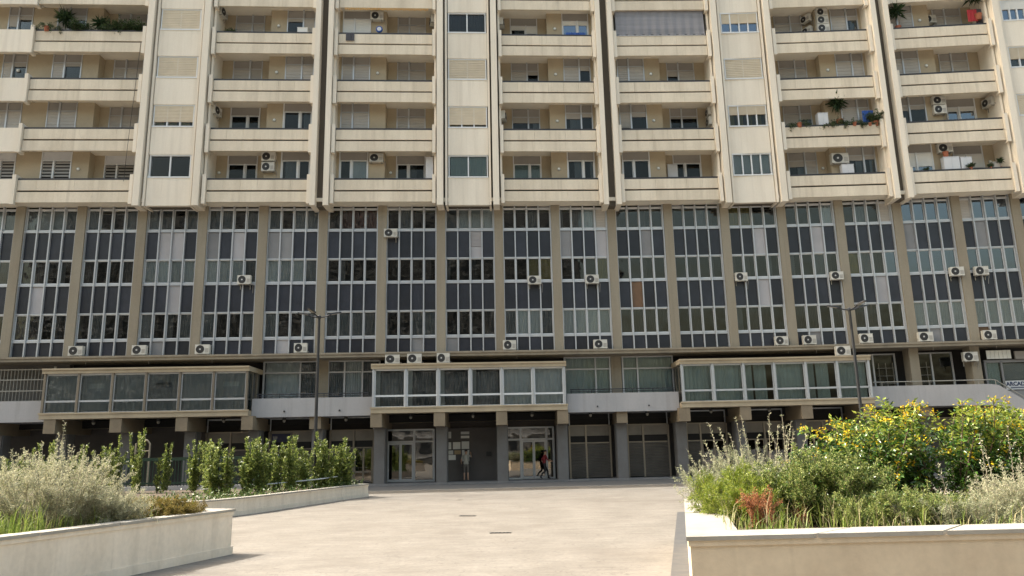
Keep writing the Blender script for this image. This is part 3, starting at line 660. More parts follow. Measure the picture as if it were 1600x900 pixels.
shop(30.65, 33.0, [31.6], DS, 'ss'); shop(34.0, 36.35, [34.9], DS, 'ss'); shop(37.4, 39.7, [38.2], DS, 'sg'); shop(40.8, 43.0, [41.9], DS, 'gg'); shop(44.1, 46.4, [45.2], DS, 'gs'); shop(47.5, 49.7, [48.5], DS, 'ss'); shop(51, 53.2, [52], DS, 'ss')
shop(13.9, 16.3, [15.2], DS, 'ss'); shop(17.2, 19.6, [18.5], DS, 'sg'); shop(10.5, 12.9, [11.8], DS, 'gs')
def entrance(u0, u1, splits, d, doors):
    f = MB(); xs = [u0] + splits + [u1]
    for x in xs: f.fbox(x - .06, x + .06, d - .08, d + .08, .1, 3.02)
    f.fbox(u0, u1, d - .06, d + .06, 2.95, 3.04); f.fbox(u0, u1, d - .06, d + .06, 2.28, 2.38)
    F = f.build('entrance_frame', 'alu', B)
    for i, (a, c) in enumerate(zip(xs[:-1], xs[1:])):
        a += .062; c -= .062
        piece('pane', 'glass_shop', F, a, c, d - .01, d + .01, 2.38, 2.95)
        if doors[i]:
            m_ = (a + c) / 2
            for p0, p1 in ((a, m_ - .004), (m_ + .004, c)):
                g = MB()
                for q in ((p0, p0 + .07), (p1 - .07, p1)): g.fbox(q[0], q[1], d - .05, d + .03, .12, 2.27)
                g.fbox(p0 + .07, p1 - .07, d - .05, d + .03, .12, .26); g.fbox(p0 + .07, p1 - .07, d - .05, d + .03, 2.17, 2.27); g.build('door', 'alu', F)
                piece('pane', 'glass_shop', F, p0 + .07, p1 - .07, d - .01, d + .01, .26, 2.17)
        else: piece('pane', 'glass_shop', F, a, c, d - .01, d + .01, .16, 2.27); piece('kick_rail', 'alu', F, a, c, d - .03, d + .03, .11, .2)
entrance(20.2, 22.85, [21.75], 2.9, [1, 0]); entrance(26.95, 29.75, [27.85, 29.35], 2.9, [0, 1, 0])
b = MB(); b.fbox(23.0, 26.6, 2.75, 3.2, .1, 3.04); b.build('notice_wall', 'portico_wall', B)

def sidething(name, m, u0, u1, d0, d1, z0, z1, label, cat, group=None):
    f = MB(); f.fbox(u0, u1, d0, d1, z0, z1); return tag(f.build(name, m), label, cat, group)
NOT = [(23.45, 23.85, 2.47, 2.84, 'paper', 'white notice at the upper left of the dark wall by the entrance', 1), (24.40, 24.88, 2.68, 2.83, 'paper', 'upper of two long white paper strips on the dark entrance wall', 1),
 (24.40, 24.88, 2.46, 2.60, 'paper', 'lower of two long white paper strips on the dark entrance wall', 1), (23.45, 23.85, 1.86, 2.25, 'paper', 'white notice in the middle row nearest the left entrance doors', 1),
 (23.95, 24.37, 1.86, 2.25, 'paper', 'white notice in the centre of the middle row on the dark entrance wall', 1), (24.44, 24.87, 1.86, 2.28, 'paper', 'tall white notice right above the head of the standing person', 1),
 (23.63, 23.96, 1.57, 1.79, 'paper', 'small white notice beside the brown paper on the entrance wall', 1), (24.03, 24.39, 1.57, 1.79, 'paper_brown', 'small brown paper notice pinned on the dark entrance wall', 1),
 (23.63, 24.10, 1.26, 1.54, 'paper', 'lowest white notice at the left of the standing person', 1), (24.46, 24.87, 1.18, 1.80, 'paper', 'pale notice that the standing person touches with a raised hand', 1)]
for (a, c, z0, z1, m_, lab, _) in NOT: sidething('paper_notice', m_, a, c, 2.72, 2.745, z0, z1, lab, 'notice', 'notices on the entrance wall')
sidething('intercom_box', 'dark_box', 25.85, 26.15, 2.66, 2.745, 1.43, 1.68, 'small black wall box on the dark entrance wall beside the right-hand column', 'wall box')
NS = empty('shop_sign', W(14.55, DS - .1, 2.44)); tag(NS, 'small navy shop sign with a pale crown emblem above the hedge', 'sign'); NS.rotation_euler.z = ang(14.5)
c = MB(); c.box(-.5, .5, 0, .06, 0, .45); c.build('board', 'shop_blue', NS, True)
c = MB(); c.hexa([(-.42, -.01, .12), (-.22, -.01, .12), (-.22, 0, .12), (-.42, 0, .12), (-.44, -.01, .26), (-.2, -.01, .26), (-.2, 0, .26), (-.44, 0, .26)])
for x in (-.42, -.34, -.26): c.hexa([(x - .02, -.01, .262), (x + .06, -.01, .262), (x + .06, 0, .262), (x - .02, 0, .262), (x + .01, -.01, .34), (x + .03, -.01, .34), (x + .03, 0, .34), (x + .01, 0, .34)])
c.build('crown_emblem', 'panel_grey', NS, True)

# ------------------------------------------------------------------ air conditioners: one built, the rest copied with their parts
def ac_proto():
    a = empty('air_conditioner')
    c = MB(); c.box(-.40, .40, -.15, .15, .05, .58); c.box(-.405, .405, -.155, -.11, .06, .09); c.box(-.405, .405, -.155, .155, .555, .59); k = c.build('casing', 'ac_white', a, True)
    g = MB(); n = 20
    def ring(r0, r1, y0, y1, mi):
        g.m = mi
        for i in range(n):
            q0, q1 = 2 * math.pi * i / n, 2 * math.pi * (i + 1) / n; cx, cz = -.12, .32
            g.poly([(cx + r0 * math.cos(q0), y0, cz + r0 * math.sin(q0)), (cx + r0 * math.cos(q1), y0, cz + r0 * math.sin(q1)), (cx + r1 * math.cos(q1), y1, cz + r1 * math.sin(q1)), (cx + r1 * math.cos(q0), y1, cz + r1 * math.sin(q0))][::-1])
    ring(0.05, .225, -.152, -.152, 0); ring(.225, .235, -.17, -.152, 1); ring(.215, .225, -.152, -.17, 1); ring(.13, .145, -.165, -.165, 1); ring(.18, .188, -.165, -.165, 1); ring(.09, .097, -.165, -.165, 1); ring(.001, .05, -.168, -.168, 2)
    g.build('fan_grille', ['ac_dark', 'ac_dark', 'ac_hub'], a, True)
    v = MB()
    for i in range(5): v.box(.17, .36, -.158, -.15, .14 + i * .05, .165 + i * .05)
    v.build('side_vent', 'box_grey', a, True)
    q = MB(); q.tube([(.40, .05, .14), (.47, .06, .12), (.50, .10, .02), (.48, .2, -.2), (.47, .24, -.45)], .018, 5); q.build('hose', 'box_grey', a, True)
    for s in (-.3, .3):
        q = MB(); q.box(s - .03, s + .03, -.16, .24, 0, .05); q.box(s - .02, s + .02, .19, .24, -.22, 0); q.build('bracket', 'lamp_head', a, True)
    return a
AC0 = ac_proto(); AC0_used = [False]
def copy_tree(o, par=None):
    c = o.copy(); col.objects.link(c); WL[c] = WL.get(o, Vector()); c.parent = par
    for ch in o.children: copy_tree(ch, c)
    return c
def ac(u, d, z, label, rz=0, sc=1.0, group='air conditioners on the facade'):
    o = AC0 if not AC0_used[0] else copy_tree(AC0); AC0_used[0] = True
    o.location = W(u, d, z); o.rotation_euler = (0, 0, ang(u) + rz); o.scale = (sc * rnd.uniform(.92, 1.06), sc, sc * rnd.uniform(.95, 1.05)); o.rotation_euler.z += rnd.uniform(-.05, .05)
    tag(o, label, 'air conditioner', group); return o
G1, G2, G3, G4 = 'air conditioners on the office windows', 'air conditioners standing on the ledge', 'air conditioners on the veranda roofs', 'air conditioners on the balconies'
NTH = ['first', 'second', 'third', 'fourth', 'fifth', 'sixth', 'seventh', 'eighth', 'ninth', 'tenth', 'eleventh']
for i, (u, z) in enumerate([(12.57, 11.37), (28.85, 11.23), (32.21, 11.23), (40.89, 11.25), (46.36, 11.18), (53.11, 11.19), (54.46, 11.18)]):
    ac(u, .72, z - .3, 'white air conditioner under the middle office windows, %s from the left in its row' % NTH[i], 0, .9, G1)
ac(20.62, .72, 13.76, 'white air conditioner hung high under the top office windows, alone at its height', 0, .92, G1)
for i, (u, z) in enumerate([(3.9, 7.2), (7.24, 7.2), (10.59, 7.2), (15.82, 7.2), (27.32, 7.2), (32.5, 7.2), (42.82, 7.2), (44.39, 7.2), (47.54, 7.2), (50.83, 7.2), (54.3, 7.2)]):
    ac(u, .62, 7.165, 'white air conditioner standing on the ledge above the verandas, %s from the left' % NTH[i], 0, .95, G2)
for u, lab in ((20.89, 'nearest the left end of the middle veranda roof'), (22.08, 'between two others on the middle veranda roof'), (23.65, 'furthest to the right on the middle veranda roof'), (45.98, 'alone on the veranda roof beside the right lamp post')):
    ac(u, .15, 6.44, 'white air conditioner ' + lab, 0, .92, G3)
LW = SH - .17
for (u, d, z, rz, sc, lab) in [(13.6, LW, 18.6, 0, .95, 'upper of two stacked white air conditioners on the lowest balcony beside the third office pier'), (13.6, LW, 17.98, 0, .95, 'lower of two stacked white air conditioners on the lowest balcony beside the third office pier'),
 (19.75, LW, 18.55, 0, .95, 'white air conditioner alone under the soffit of a lowest balcony left of the central tower'), (19.65, LW, 27.7, 0, 1.0, 'white air conditioner on the top balcony above the blue fan'),
 (36.5, DP - .17, 18.0, 0, .95, 'white air conditioner beneath a tan cover on a lowest balcony right of centre'),
 (39.85, .9, 21.55, R(-90), .9, 'upper of two white air conditioners on a side wall next to the third tower'), (39.85, .9, 20.9, R(-90), .9, 'lower of two white air conditioners on a side wall next to the third tower'),
 (47.25, LW, 18.15, 0, 1.18, 'large white air conditioner with a big black fan above a white cabinet'),
 (47.2, LW, 27.85, 0, .9, 'topmost of three stacked air conditioners on the top balcony right of the third tower'), (47.2, LW, 27.3, 0, .9, 'middle of three stacked air conditioners on the top balcony right of the third tower'), (47.2, LW, 26.75, 0, .9, 'bottom of three stacked air conditioners on the top balcony right of the third tower'),
 (46.42, 1.1, 27.75, R(-60), .8, 'upper turned air conditioner beside the stack of three on the top balcony'), (46.42, 1.1, 26.95, R(-60), .8, 'lower turned air conditioner beside the stack of three on the top balcony'),
 (53.95, DP - .2, 27.35, 0, .95, 'white air conditioner on the top right balcony between two palms'), (53.45, LW, 21.65, 0, .95, 'upper of two stacked air conditioners on the second balcony at the far right'), (53.45, LW, 21.05, 0, .95, 'lower of two stacked air conditioners on the second balcony at the far right'),
 (56.5, .9, 21.5, R(-75), .9, 'air conditioner on the side wall of the second balcony at the far right'), (53.4, LW, 18.6, 0, 1.0, 'white air conditioner above a red bucket on the lowest balcony at the far right'),
 (10.42, .75, 21.5, R(75), 1.0, 'white air conditioner on a side wall right of the left tower, second balcony up'), (10.42, .75, 27.9, R(75), .95, 'white air conditioner on a side wall right of the left tower, top balcony'),
 (22.98, .8, 27.6, R(-80), .9, 'dim air conditioner on the top side wall left of the central tower'), (27.25, .8, 27.5, R(80), .9, 'dim air conditioner on the top side wall right of the central tower'), (27.25, .8, 21.3, R(80), .9, 'dim air conditioner on the second side wall right of the central tower'), (53.2, .8, 6.0, 0, .95, 'white air conditioner on the pier above the right terrace')]:
    ac(u, d, z - (.27 if d in (LW, DP - .17, DP - .2) or abs(rz) > .1 else 0), lab, rz, sc, G4)

# ------------------------------------------------------------------ things kept on the balconies
def box_thing(name, m, u0, u1, d0, d1, z0, z1, label, cat, door=True, group=None):
    e = empty(name, W((u0 + u1) / 2, (d0 + d1) / 2, z0)); e.rotation_euler.z = ang(u0); tag(e, label, cat, group); w_, t_, h_ = u1 - u0, d1 - d0, z1 - z0
    c = MB(); c.box(-w_ / 2, w_ / 2, -t_ / 2, t_ / 2, 0, h_); c.build('body', m, e, True)
    if door:
        for s in (-1, 1):
            c = MB(); c.box(min(0, s * (w_ / 2 - .01)) + (.004 if s > 0 else 0), max(0, s * (w_ / 2 - .01)) - (.004 if s < 0 else 0), -t_ / 2 - .02, -t_ / 2 - .001, .03, h_ - .03); c.build('door', m, e, True)
    c = MB(); c.box(-w_ / 2 - .015, w_ / 2 + .015, -t_ / 2 - .02, t_ / 2, h_, h_ + .03); c.build('top', m, e, True); return e
box_thing('storage_cabinet', 'white_paint', 46.15, 46.75, .3, .7, 20.07 - .9, 21.05, 'white cabinet among the plants on the overgrown balcony', 'cabinet')
box_thing('storage_cabinet', 'white_paint', 47.2, 47.9, .3, .6, 17.02 - .9, 17.75, 'white cabinet under the large air conditioner on a lowest balcony', 'cabinet')
box_thing('storage_cabinet', 'white_paint', 53.05, 53.95, .25, .6, 17.02 - .9, 17.95, 'wide white cabinet carrying the red bucket on the far right balcony', 'cabinet')
box_thing('storage_cabinet', 'white_paint', 54.02, 54.65, .25, .6, 17.02 - .9, 17.9, 'narrow white cabinet behind a potted cactus on the far right balcony', 'cabinet')
box_thing('storage_box', 'shutter_grey', 55.7, 56.2, .2, .5, 16.9, 17.5, 'grey box in the corner of the far right lowest balcony', 'box', False)
box_thing('air_conditioner_cover', 'tan', 36.15, 36.85, DP - .4, DP - .02, 18.58, 19.05, 'tan cover above an air conditioner on a lowest balcony right of centre', 'cover', False)
box_thing('storage_box', 'shutter_white', 15.0, 15.6, .3, .55, 25.5, 26.75, 'pale grey box on the top balcony left of the first pair of fins', 'box', False)
box_thing('door_panel', 'white_paint', 22.62, 23.05, .5, .56, 16.5, 18.6, 'white door leaf standing open on a lowest balcony beside the central tower', 'door', False)
box_thing('door_panel', 'white_paint', 37.15, 37.75, 1.2, 1.26, 16.5, 18.35, 'white panel leaning between windows on a lowest balcony right of centre', 'panel', False)
bk = MB(); bk.lathe([(.12, 0), (.16, .34), (.17, .34), (.17, .36)], n=12); o = bk.build('bucket', 'terracotta', empty('bucket', W(53.3, .4, 17.985)), True); tag(o.parent, 'red bucket on top of the wide white cabinet', 'bucket')
hd = MB(); hd.tube([(-.16, 0, .36), (-.1, 0, .46), (.1, 0, .46), (.16, 0, .36)], .01, 5); hd.build('handle', 'lamp_metal', o.parent, True)
o.name = 'pail_body'
def cloth(u0, u1, d, z0, z1, m_, label):
    o = bpy.data.objects.new('hanging_cloth', unit('wave1', m_)); put(o, None, W((u0 + u1) / 2, d, (z0 + z1) / 2)); o.scale = (u1 - u0, .10, z1 - z0); o.rotation_euler.z = ang(u0); tag(o, label, 'cloth', 'cloths hung out on balconies')
cloth(48.75, 49.4, .25, 20.3, 21.1, 'blue_cloth', 'bright blue cloth hung among the balcony plants')
cloth(55.75, 56.3, .3, 26.6, 27.4, 'red_cloth', 'crimson red cloth on the top right balcony')
cloth(56.3, 56.7, .45, 26.5, 27.5, 'grey_cloth', 'mottled grey cloth beside the crimson one')
cloth(17.95, 18.45, -.08, 25.72, 26.25, 'grey_cloth', 'dark grey cloth hanging over the parapet below the white shutter')
cloth(31.2, 32.4, .2, 26.15, 26.55, 'blue_cloth', 'blue cloth drying along the rail of a top balcony')
fn = empty('pedestal_fan', W(19.85, .3, 25.4)); tag(fn, 'round blue pedestal fan standing below the top air conditioner', 'fan')
c = MB(); c.tube([(0, 0, 0), (0, 0, 1.3)], .025, 6); c.build('pole', 'lamp_metal', fn, True)
c = MB(); c.tube([(0, -.05, 1.3), (0, .05, 1.3)], .2, 14); c.build('guard', 'blue_cloth', fn, True); c = MB(); c.tube([(0, -.07, 1.3), (0, -.052, 1.3)], .13, 14); c.build('blades', 'white_paint', fn, True)
# fabric drop blind that closes one top balcony
n = 60; c = MB()
for i in range(n):
    a0, a1 = 34.28 + 5.45 * i / n, 34.28 + 5.45 * (i + 1) / n; y0, y1 = .03 * math.sin(i * 1.1), .03 * math.sin((i + 1) * 1.1)
    c.poly([W(a0, -.02 + y0, 26.22), W(a1, -.02 + y1, 26.22), W(a1, .12 + y1 * .3, 28.1), W(a0, .12 + y0 * .3, 28.1)])
o = c.build('drop_blind', 'blind_fabric'); tag(o, 'grey striped fabric drop blind closing a whole top balcony', 'blind')
t = MB(); t.tube([W(34.3, .12, 28.1), W(39.75, .12, 28.1)], .05, 8); t.build('roller_tube', 'alu', o); t = MB(); t.tube([W(34.3, -.02, 26.2), W(39.75, -.02, 26.2)], .025, 6); t.build('bottom_bar', 'alu', o)
c = MB()
for i in range(46): u = 17.9 + i * .108; p_ = W(u, -.03, 27.83 + .02 * math.sin(i * 2.1)); c.lathe([(.01, -.05), (.045, 0), (.01, .05)], p_, 6)
c.tube([W(17.85, -.03, 27.9), W(22.85, -.03, 27.9)], .012, 4)
tag(c.build('light_garland', 'garland'), 'orange garland of small beads under the top parapet left of the central tower', 'garland')
# ------------------------------------------------------------------ small ceiling lamps under the overhang
for i, (u, z) in enumerate([(5.0, 3.68), (8.4, 3.68), (11.8, 3.68), (15.0, 3.62), (18.3, 3.62), (21.8, 3.68), (25.2, 3.68), (28.5, 3.68), (31.8, 3.62), (35.0, 3.62), (38.6, 3.68), (41.9, 3.68)]):
    e = empty('ceiling_lamp', W(u, .9, z)); c = MB(); c.lathe([(.05, -.02), (.1, -.04), (.1, .1), (.06, .12)], n=10); c.build('base', 'lamp_metal', e, True); c = MB(); c.lathe([(.01, -.17), (.07, -.13), (.09, -.05), (.08, -.03)], n=10); c.build('globe', 'lamp_head', e, True)
    tag(e, 'small round lamp under the first-floor overhang, %s from the left' % (NTH + ['twelfth'])[i], 'lamp', 'small lamps under the overhang')

COLN = ['leftmost', 'second', 'third', 'fourth', 'fifth', 'sixth', 'seventh']; ROWN = ['lowest', 'second lowest', 'third lowest', 'topmost visible']
for bi, j, t in [(0, 0, 2.9), (0, 2, -1.1), (1, 2, 3.0), (1, 1, 3.0), (1, 3, 3.0), (1, 0, 6.2), (2, 0, 3.7), (2, 2, 2.95), (3, 3, 2.95), (3, 2, 3.0), (3, 1, 3.0), (3, 0, 3.0), (4, 2, 2.9), (4, 1, 2.9), (4, 0, 3.0), (5, 2, 3.0), (5, 0, 4.0 - .3), (6, 3, 2.9), (6, 2, 2.9), (6, 0, 6.1)]:
    uD, sg, _ = BAYS[bi]; u = uD + sg * t; D = DP if t > 3.46 else SH
    e = empty('wall_lamp', W(u, D, RAIL[j] + .95)); e.rotation_euler.z = ang(u); tag(e, 'small round wall lamp, %s balcony, %s balcony column from the left' % (ROWN[j], COLN[bi]), 'wall lamp', 'wall lamps on the balconies')
    c = MB(); c.tube([(0, -.03, 0), (0, 0, 0)], .11, 10); c.build('base', 'lamp_head', e, True); c = MB(); c.tube([(0, -.09, 0), (0, -.031, 0)], .06, 10, .085); c.build('globe', 'white_glass', e, True)
c = MB(); c.tube([W(6.2, -.06, 25.5), W(6.1, -.1, 22), W(6.02, -.16, 19), W(5.95, -.1, 16.9)], .014, 5); tag(c.build('hanging_cable', 'lamp_metal'), 'thin dark cable hanging down the balconies left of the left tower', 'cable')

# ------------------------------------------------------------------ street lamps
def street_lamp(x, y, h, lab, arms):
    e = empty('street_lamp', (x, y, 0)); tag(e, lab, 'street lamp', 'street lamps before the building')
    c = MB(); c.tube([(0, 0, .3), (0, 0, 2.2), (0, 0, h)], .085, 10, .05); c.lathe([(.11, 0), (.11, .5), (.09, .55)], n=10); c.lathe([(.06, h - .05), (.075, h - .02), (.075, h + .06), (.03, h + .1)], n=10); c.build('pole', 'lamp_metal', e, True)
    for a in arms:
        dx, dy = math.cos(a), math.sin(a)
        c = MB(); c.tube([(0, 0, h), (dx * .25, dy * .25, h + .04), (dx * .45, dy * .45, h + .12)], .03, 6); ar = c.build('arm', 'lamp_metal', e, True)
        c = MB(); px, py = -dy, dx
        def q(t, s, z): return (dx * t + px * s, dy * t + py * s, h + z)
        c.hexa([q(.4, -.09, .10), q(.86, -.07, .19), q(.86, .07, .19), q(.4, .09, .10), q(.4, -.08, .16), q(.86, -.06, .235), q(.86, .06, .235), q(.4, .08, .16)])
        c.m = 1; c.hexa([q(.47, -.065, .105), q(.82, -.05, .173), q(.82, .05, .173), q(.47, .065, .105), q(.47, -.065, .112), q(.82, -.05, .18), q(.82, .05, .18), q(.47, .065, .112)])
        c.build('lamp_head', ['lamp_metal', 'lamp_head'], e, True)
street_lamp(-7.7, 30, 7.02, 'dark lamp post with spread arms rising from the hedge on the left', (R(178), R(8), R(255)))
street_lamp(13.4, 30, 6.86, 'dark lamp post with spread arms behind the yellow flowering bush', (R(172), R(15), R(290)))

# ------------------------------------------------------------------ planters
def planter(name, path, back, h, soil, m_, label, capw=.3, lip=.035):
    e = empty(name, (path[0][0], path[0][1], 0)); tag(e, label, 'planter')
    def offs(pts, dist):
        out = []
        for i, p in enumerate(pts):
            a = Vector(pts[max(i - 1, 0)]); c = Vector(pts[min(i + 1, len(pts) - 1)]); p = Vector(p)
            d1 = (p - a).normalized() if i else (c - p).normalized(); d2 = (c - p).normalized() if i < len(pts) - 1 else d1
            n1 = Vector((-d1.y, d1.x)); n2 = Vector((-d2.y, d2.x)); nn = (n1 + n2); nn = nn / max(nn.dot(n1), .2)
            out.append(p + nn * dist)
        return out
    ring = path
    def strip(b, inn, out, z0, z1):
        A, C = offs(ring, inn), offs(ring, out)
        for i in range(len(ring) - 1):
            b.hexa([(A[i].x, A[i].y, z0), (A[i + 1].x, A[i + 1].y, z0), (C[i + 1].x, C[i + 1].y, z0), (C[i].x, C[i].y, z0), (A[i].x, A[i].y, z1), (A[i + 1].x, A[i + 1].y, z1), (C[i + 1].x, C[i + 1].y, z1), (C[i].x, C[i].y, z1)])
    b = MB(); strip(b, 0, capw - .06, 0, h - .04); b.build('wall', m_, e)
    b = MB(); strip(b, -.025, -.002, 0, .13); b.build('plinth', m_, e)
    b = MB(); strip(b, -lip * .5, capw - .05, h - .095, h - .041); b.build('moulding', m_, e)
    A, C = offs(ring, -lip), offs(ring, capw)
    for i in range(len(ring) - 1):
        n = max(1, round((A[i + 1] - A[i]).length / 1.35))
        for k in range(n):
            t0, t1 = k / n + (.002 if k else 0), (k + 1) / n - (.002 if k < n - 1 else 0); dz = rnd.uniform(-.003, .003)
            a0, a1, c0, c1 = A[i].lerp(A[i + 1], t0), A[i].lerp(A[i + 1], t1), C[i].lerp(C[i + 1], t0), C[i].lerp(C[i + 1], t1)
            b = MB(); b.hexa([(a0.x, a0.y, h - .04), (a1.x, a1.y, h - .04), (c1.x, c1.y, h - .04), (c0.x, c0.y, h - .04), (a0.x, a0.y, h + dz), (a1.x, a1.y, h + dz), (c1.x, c1.y, h + dz), (c0.x, c0.y, h + dz)]); b.build('coping_stone', 'coping', e)
    I = offs(ring, capw * .5); b = MB(); b.poly([(p.x, p.y, soil) for p in I] + [(x, y, soil) for x, y in back]); b.build('soil', 'soil', e)
    return e
planter('front_planter', [(-7.42, 4.9), (-4.92, 13.75), (-12, 16.4), (-24, 18.6)], [(-24, 5)], .75, .62, 'planter', 'cream walled planter with silvery dry shrub at the left front', .26)
cw = [(-15, 17.5), (-9.6, 20.2), (-8.35, 21.8), (-7.75, 23.6), (-7.15, 26.5), (-6.5, 29.6), (-5.95, 31.7), (-8, 33.0), (-26, 33.6)]
planter('hedge_planter', cw, [(-26, 20)], .50, .40, 'planter', 'low curved cream planter with the young hedge before the building', .25)
planter('right_planter', [(12, 8.15), (1.71, 7.95), (2.93, 13.7), (12, 14.6)][::-1], [], .75, .62, 'planter_tan', 'large tan planter with pale coping and yellow flowering bush', .50)
# (the last planter's ring is listed clockwise so that its coping grows inwards)

# ------------------------------------------------------------------ plants
def npm(name, V, F4, F3, m_):
    me = bpy.data.meshes.new(name); nf = len(F4) + len(F3)
    me.vertices.add(len(V)); me.vertices.foreach_set('co', np.asarray(V, np.float32).ravel())
    loops = np.concatenate([np.asarray(F4, np.int32).ravel(), np.asarray(F3, np.int32).ravel()]); me.loops.add(len(loops)); me.loops.foreach_set('vertex_index', loops)
    st = np.concatenate([np.arange(len(F4)) * 4, len(F4) * 4 + np.arange(len(F3)) * 3]).astype(np.int32); me.polygons.add(nf); me.polygons.foreach_set('loop_start', st)
    me.materials.append(MATS[m_]); me.update(calc_edges=True); return me
def norm(a): return a / np.maximum(np.linalg.norm(a, axis=1, keepdims=True), 1e-9)
def leaf_mesh(name, P, D, L, Wd, m_, rng, droop=.0):
    n = len(P); D = norm(D); up = rng.normal(size=(n, 3)) * .55 + np.array([0, 0, 1.0]); S = norm(np.cross(D, up)); N = np.cross(S, D)
    L = L[:, None]; Wd = Wd[:, None]
    v0 = P; v1 = P + D * L * .45 + S * Wd * .5 + N * L * .06; v2 = P + D * L - N * L * droop; v3 = P + D * L * .45 - S * Wd * .5 + N * L * .06
    V = np.stack([v0, v1, v2, v3], 1).reshape(-1, 3); i = np.arange(n)[:, None] * 4
    F3 = np.concatenate([i + [0, 1, 2], i + [0, 2, 3]], 1).reshape(-1, 3); return npm(name, V, np.zeros((0, 4), int), F3, m_)
def stem_mesh(name, lines, m_):
    V = []; F = []
    for pts, r0, r1 in lines:
        n = len(pts); i0 = len(V)
        for j in range(n):
            t = pts[min(j + 1, n - 1)] - pts[max(j - 1, 0)]; t = t / (np.linalg.norm(t) + 1e-9); a = np.cross(t, [.3, .9, .1]); a /= np.linalg.norm(a) + 1e-9; c = np.cross(t, a); r = r0 + (r1 - r0) * j / (n - 1)
            for k in range(3): q = 2.094 * k; V.append(pts[j] + a * r * math.cos(q) + c * r * math.sin(q))
        for j in range(n - 1):
            for k in range(3): a = i0 + j * 3 + k; b_ = i0 + j * 3 + (k + 1) % 3; F.append((a, b_, b_ + 3, a + 3))
    return npm(name, V, F, np.zeros((0, 3), int), m_)
def curve(p, d, ln, n, rng, wob=.12, grav=0.0):
    pts = [np.array(p, float)]; d = np.array(d, float); d /= np.linalg.norm(d)
    for i in range(n):
        d = d + rng.normal(size=3) * wob + np.array([0, 0, grav]); d /= np.linalg.norm(d); pts.append(pts[-1] + d * ln / n)
    return np.array(pts)
def along(lines, per_m, t0, rng, spread, up=.5):
    P = []; D = []
    for pts, *_ in lines:
        seg = np.linalg.norm(np.diff(pts, axis=0), axis=1); L = seg.sum(); k = rng.poisson(max(L * per_m * (1 - t0), 0))
        if k == 0: continue
        s = rng.uniform(t0, 1.0, k) * (len(pts) - 1); i = np.minimum(s.astype(int), len(pts) - 2); f = (s - i)[:, None]
        p = pts[i] * (1 - f) + pts[i + 1] * f; t = norm(pts[i + 1] - pts[i]); d = norm(rng.normal(size=(k, 3)))
        d = norm(d - t * (d * t).sum(1, keepdims=True) + t * up); P.append(p + d * rng.uniform(0, spread, k)[:, None]); D.append(d)
    return (np.concatenate(P), np.concatenate(D)) if P else (np.zeros((0, 3)), np.zeros((0, 3)))
def plant(name, loc, label, cat, group, parts):
    e = empty(name, loc); tag(e, label, cat, group)
    for pn, me in parts:
        o = bpy.data.objects.new(pn, me); col.objects.link(o); o.parent = e; WL[o] = WL[e]
    return e
def shrub(seed, nst, base_r, h, lean, per_m, leafL, leafW, m_leaf, m_bark, twigs=3, twl=.3, t0=.15, spread=.03, wob=.1, up=.5, grav=0., r0=.008, hv=.25, squash=(1, 1), twt=.25, dark=None, dirs=None):
    rng = np.random.default_rng(seed); L = []
    for i in range(nst):
        a = rng.uniform(0, 6.283); q = math.sqrt(rng.uniform(0, 1)); p = (base_r * q * math.cos(a) * squash[0], base_r * q * math.sin(a) * squash[1], 0)
        d = (math.cos(a) * lean * q * squash[0], math.sin(a) * lean * q * squash[1], 1.0)
        if dirs: d = (d[0] + dirs[0], d[1] + dirs[1], d[2])
        hh = h * rng.uniform(1 - hv, 1 + hv * .3) * (1 - .25 * q); s = curve(p, d, hh, 9, rng, wob, grav); L.append((s, r0, r0 * .35))
        for k in range(twigs):
            t = rng.uniform(twt, .95) * 8; j = int(t); b_ = s[j] + (s[j + 1] - s[j]) * (t - j); dd = norm(rng.normal(size=(1, 3)))[0] + np.array([0, 0, .7]); L.append((curve(b_, dd, twl * rng.uniform(.5, 1.2), 4, rng, .2, grav), r0 * .5, r0 * .25))
    P, D = along(L, per_m, t0, rng, spread, up); n = len(P)
    out = [('stems', stem_mesh('stems', L, m_bark))]
    if dark:
        sel = rng.random(n) < dark[1]; out.append(('inner_foliage', leaf_mesh('inner_foliage', P[sel], D[sel], leafL * rng.uniform(.6, 1.2, sel.sum()), leafW * rng.uniform(.7, 1.2, sel.sum()), dark[0], rng))); P, D = P[~sel], D[~sel]; n = len(P)
    out.append(('foliage', leaf_mesh('foliage', P, D, leafL * rng.uniform(.6, 1.3, n), leafW * rng.uniform(.7, 1.2, n), m_leaf, rng, .15))); return out, L, rng
# silvery dry shrub in the front planter
P_, L_, rg = shrub(1, 110, .46, 1.32, .42, 300, .022, .009, 'leaf_silver', 'bark_pale', 7, .30, .12, .025, .10, .7, .0, .006, .45, (1.15, .9))
plant('silver_shrub', (-6.8, 11.4, .6), 'pale silvery dry shrub standing over the left front planter wall', 'shrub', None, P_)
P_, L_, rg = shrub(21, 55, .32, .70, .6, 300, .022, .009, 'leaf_silver', 'bark_pale', 6, .28, .12, .025, .10, .7, -.0, .006, .3, (1.1, .9), dirs=(.22, 0))
plant('silver_shrub', (-6.15, 11.9, .60), 'pale silvery shrub with twigs bending right over the brown cushion', 'shrub', None, P_)
P_, L_, rg = shrub(2, 9, .3, 1.6, .45, 60, .036, .015, 'leaf_silver', 'bark_white', 1, .2, .3, .012, .04, .6, 0, .006, .2)
plant('silver_shoots', (-6.75, 11.4, .6), 'tall bare silvery shoots above the pale shrub on the left', 'shrub', None, P_)
P_, L_, rg = shrub(3, 170, .55, .46, .9, 420, .022, .012, 'leaf_moss', 'bark', 5, .14, .1, .02, .1, .6, 0, .004, .2, (1.25, .8))
plant('cushion_shrub', (-5.95, 12.95, .60), 'low rounded brownish green cushion shrub behind the left planter end', 'shrub', None, P_)
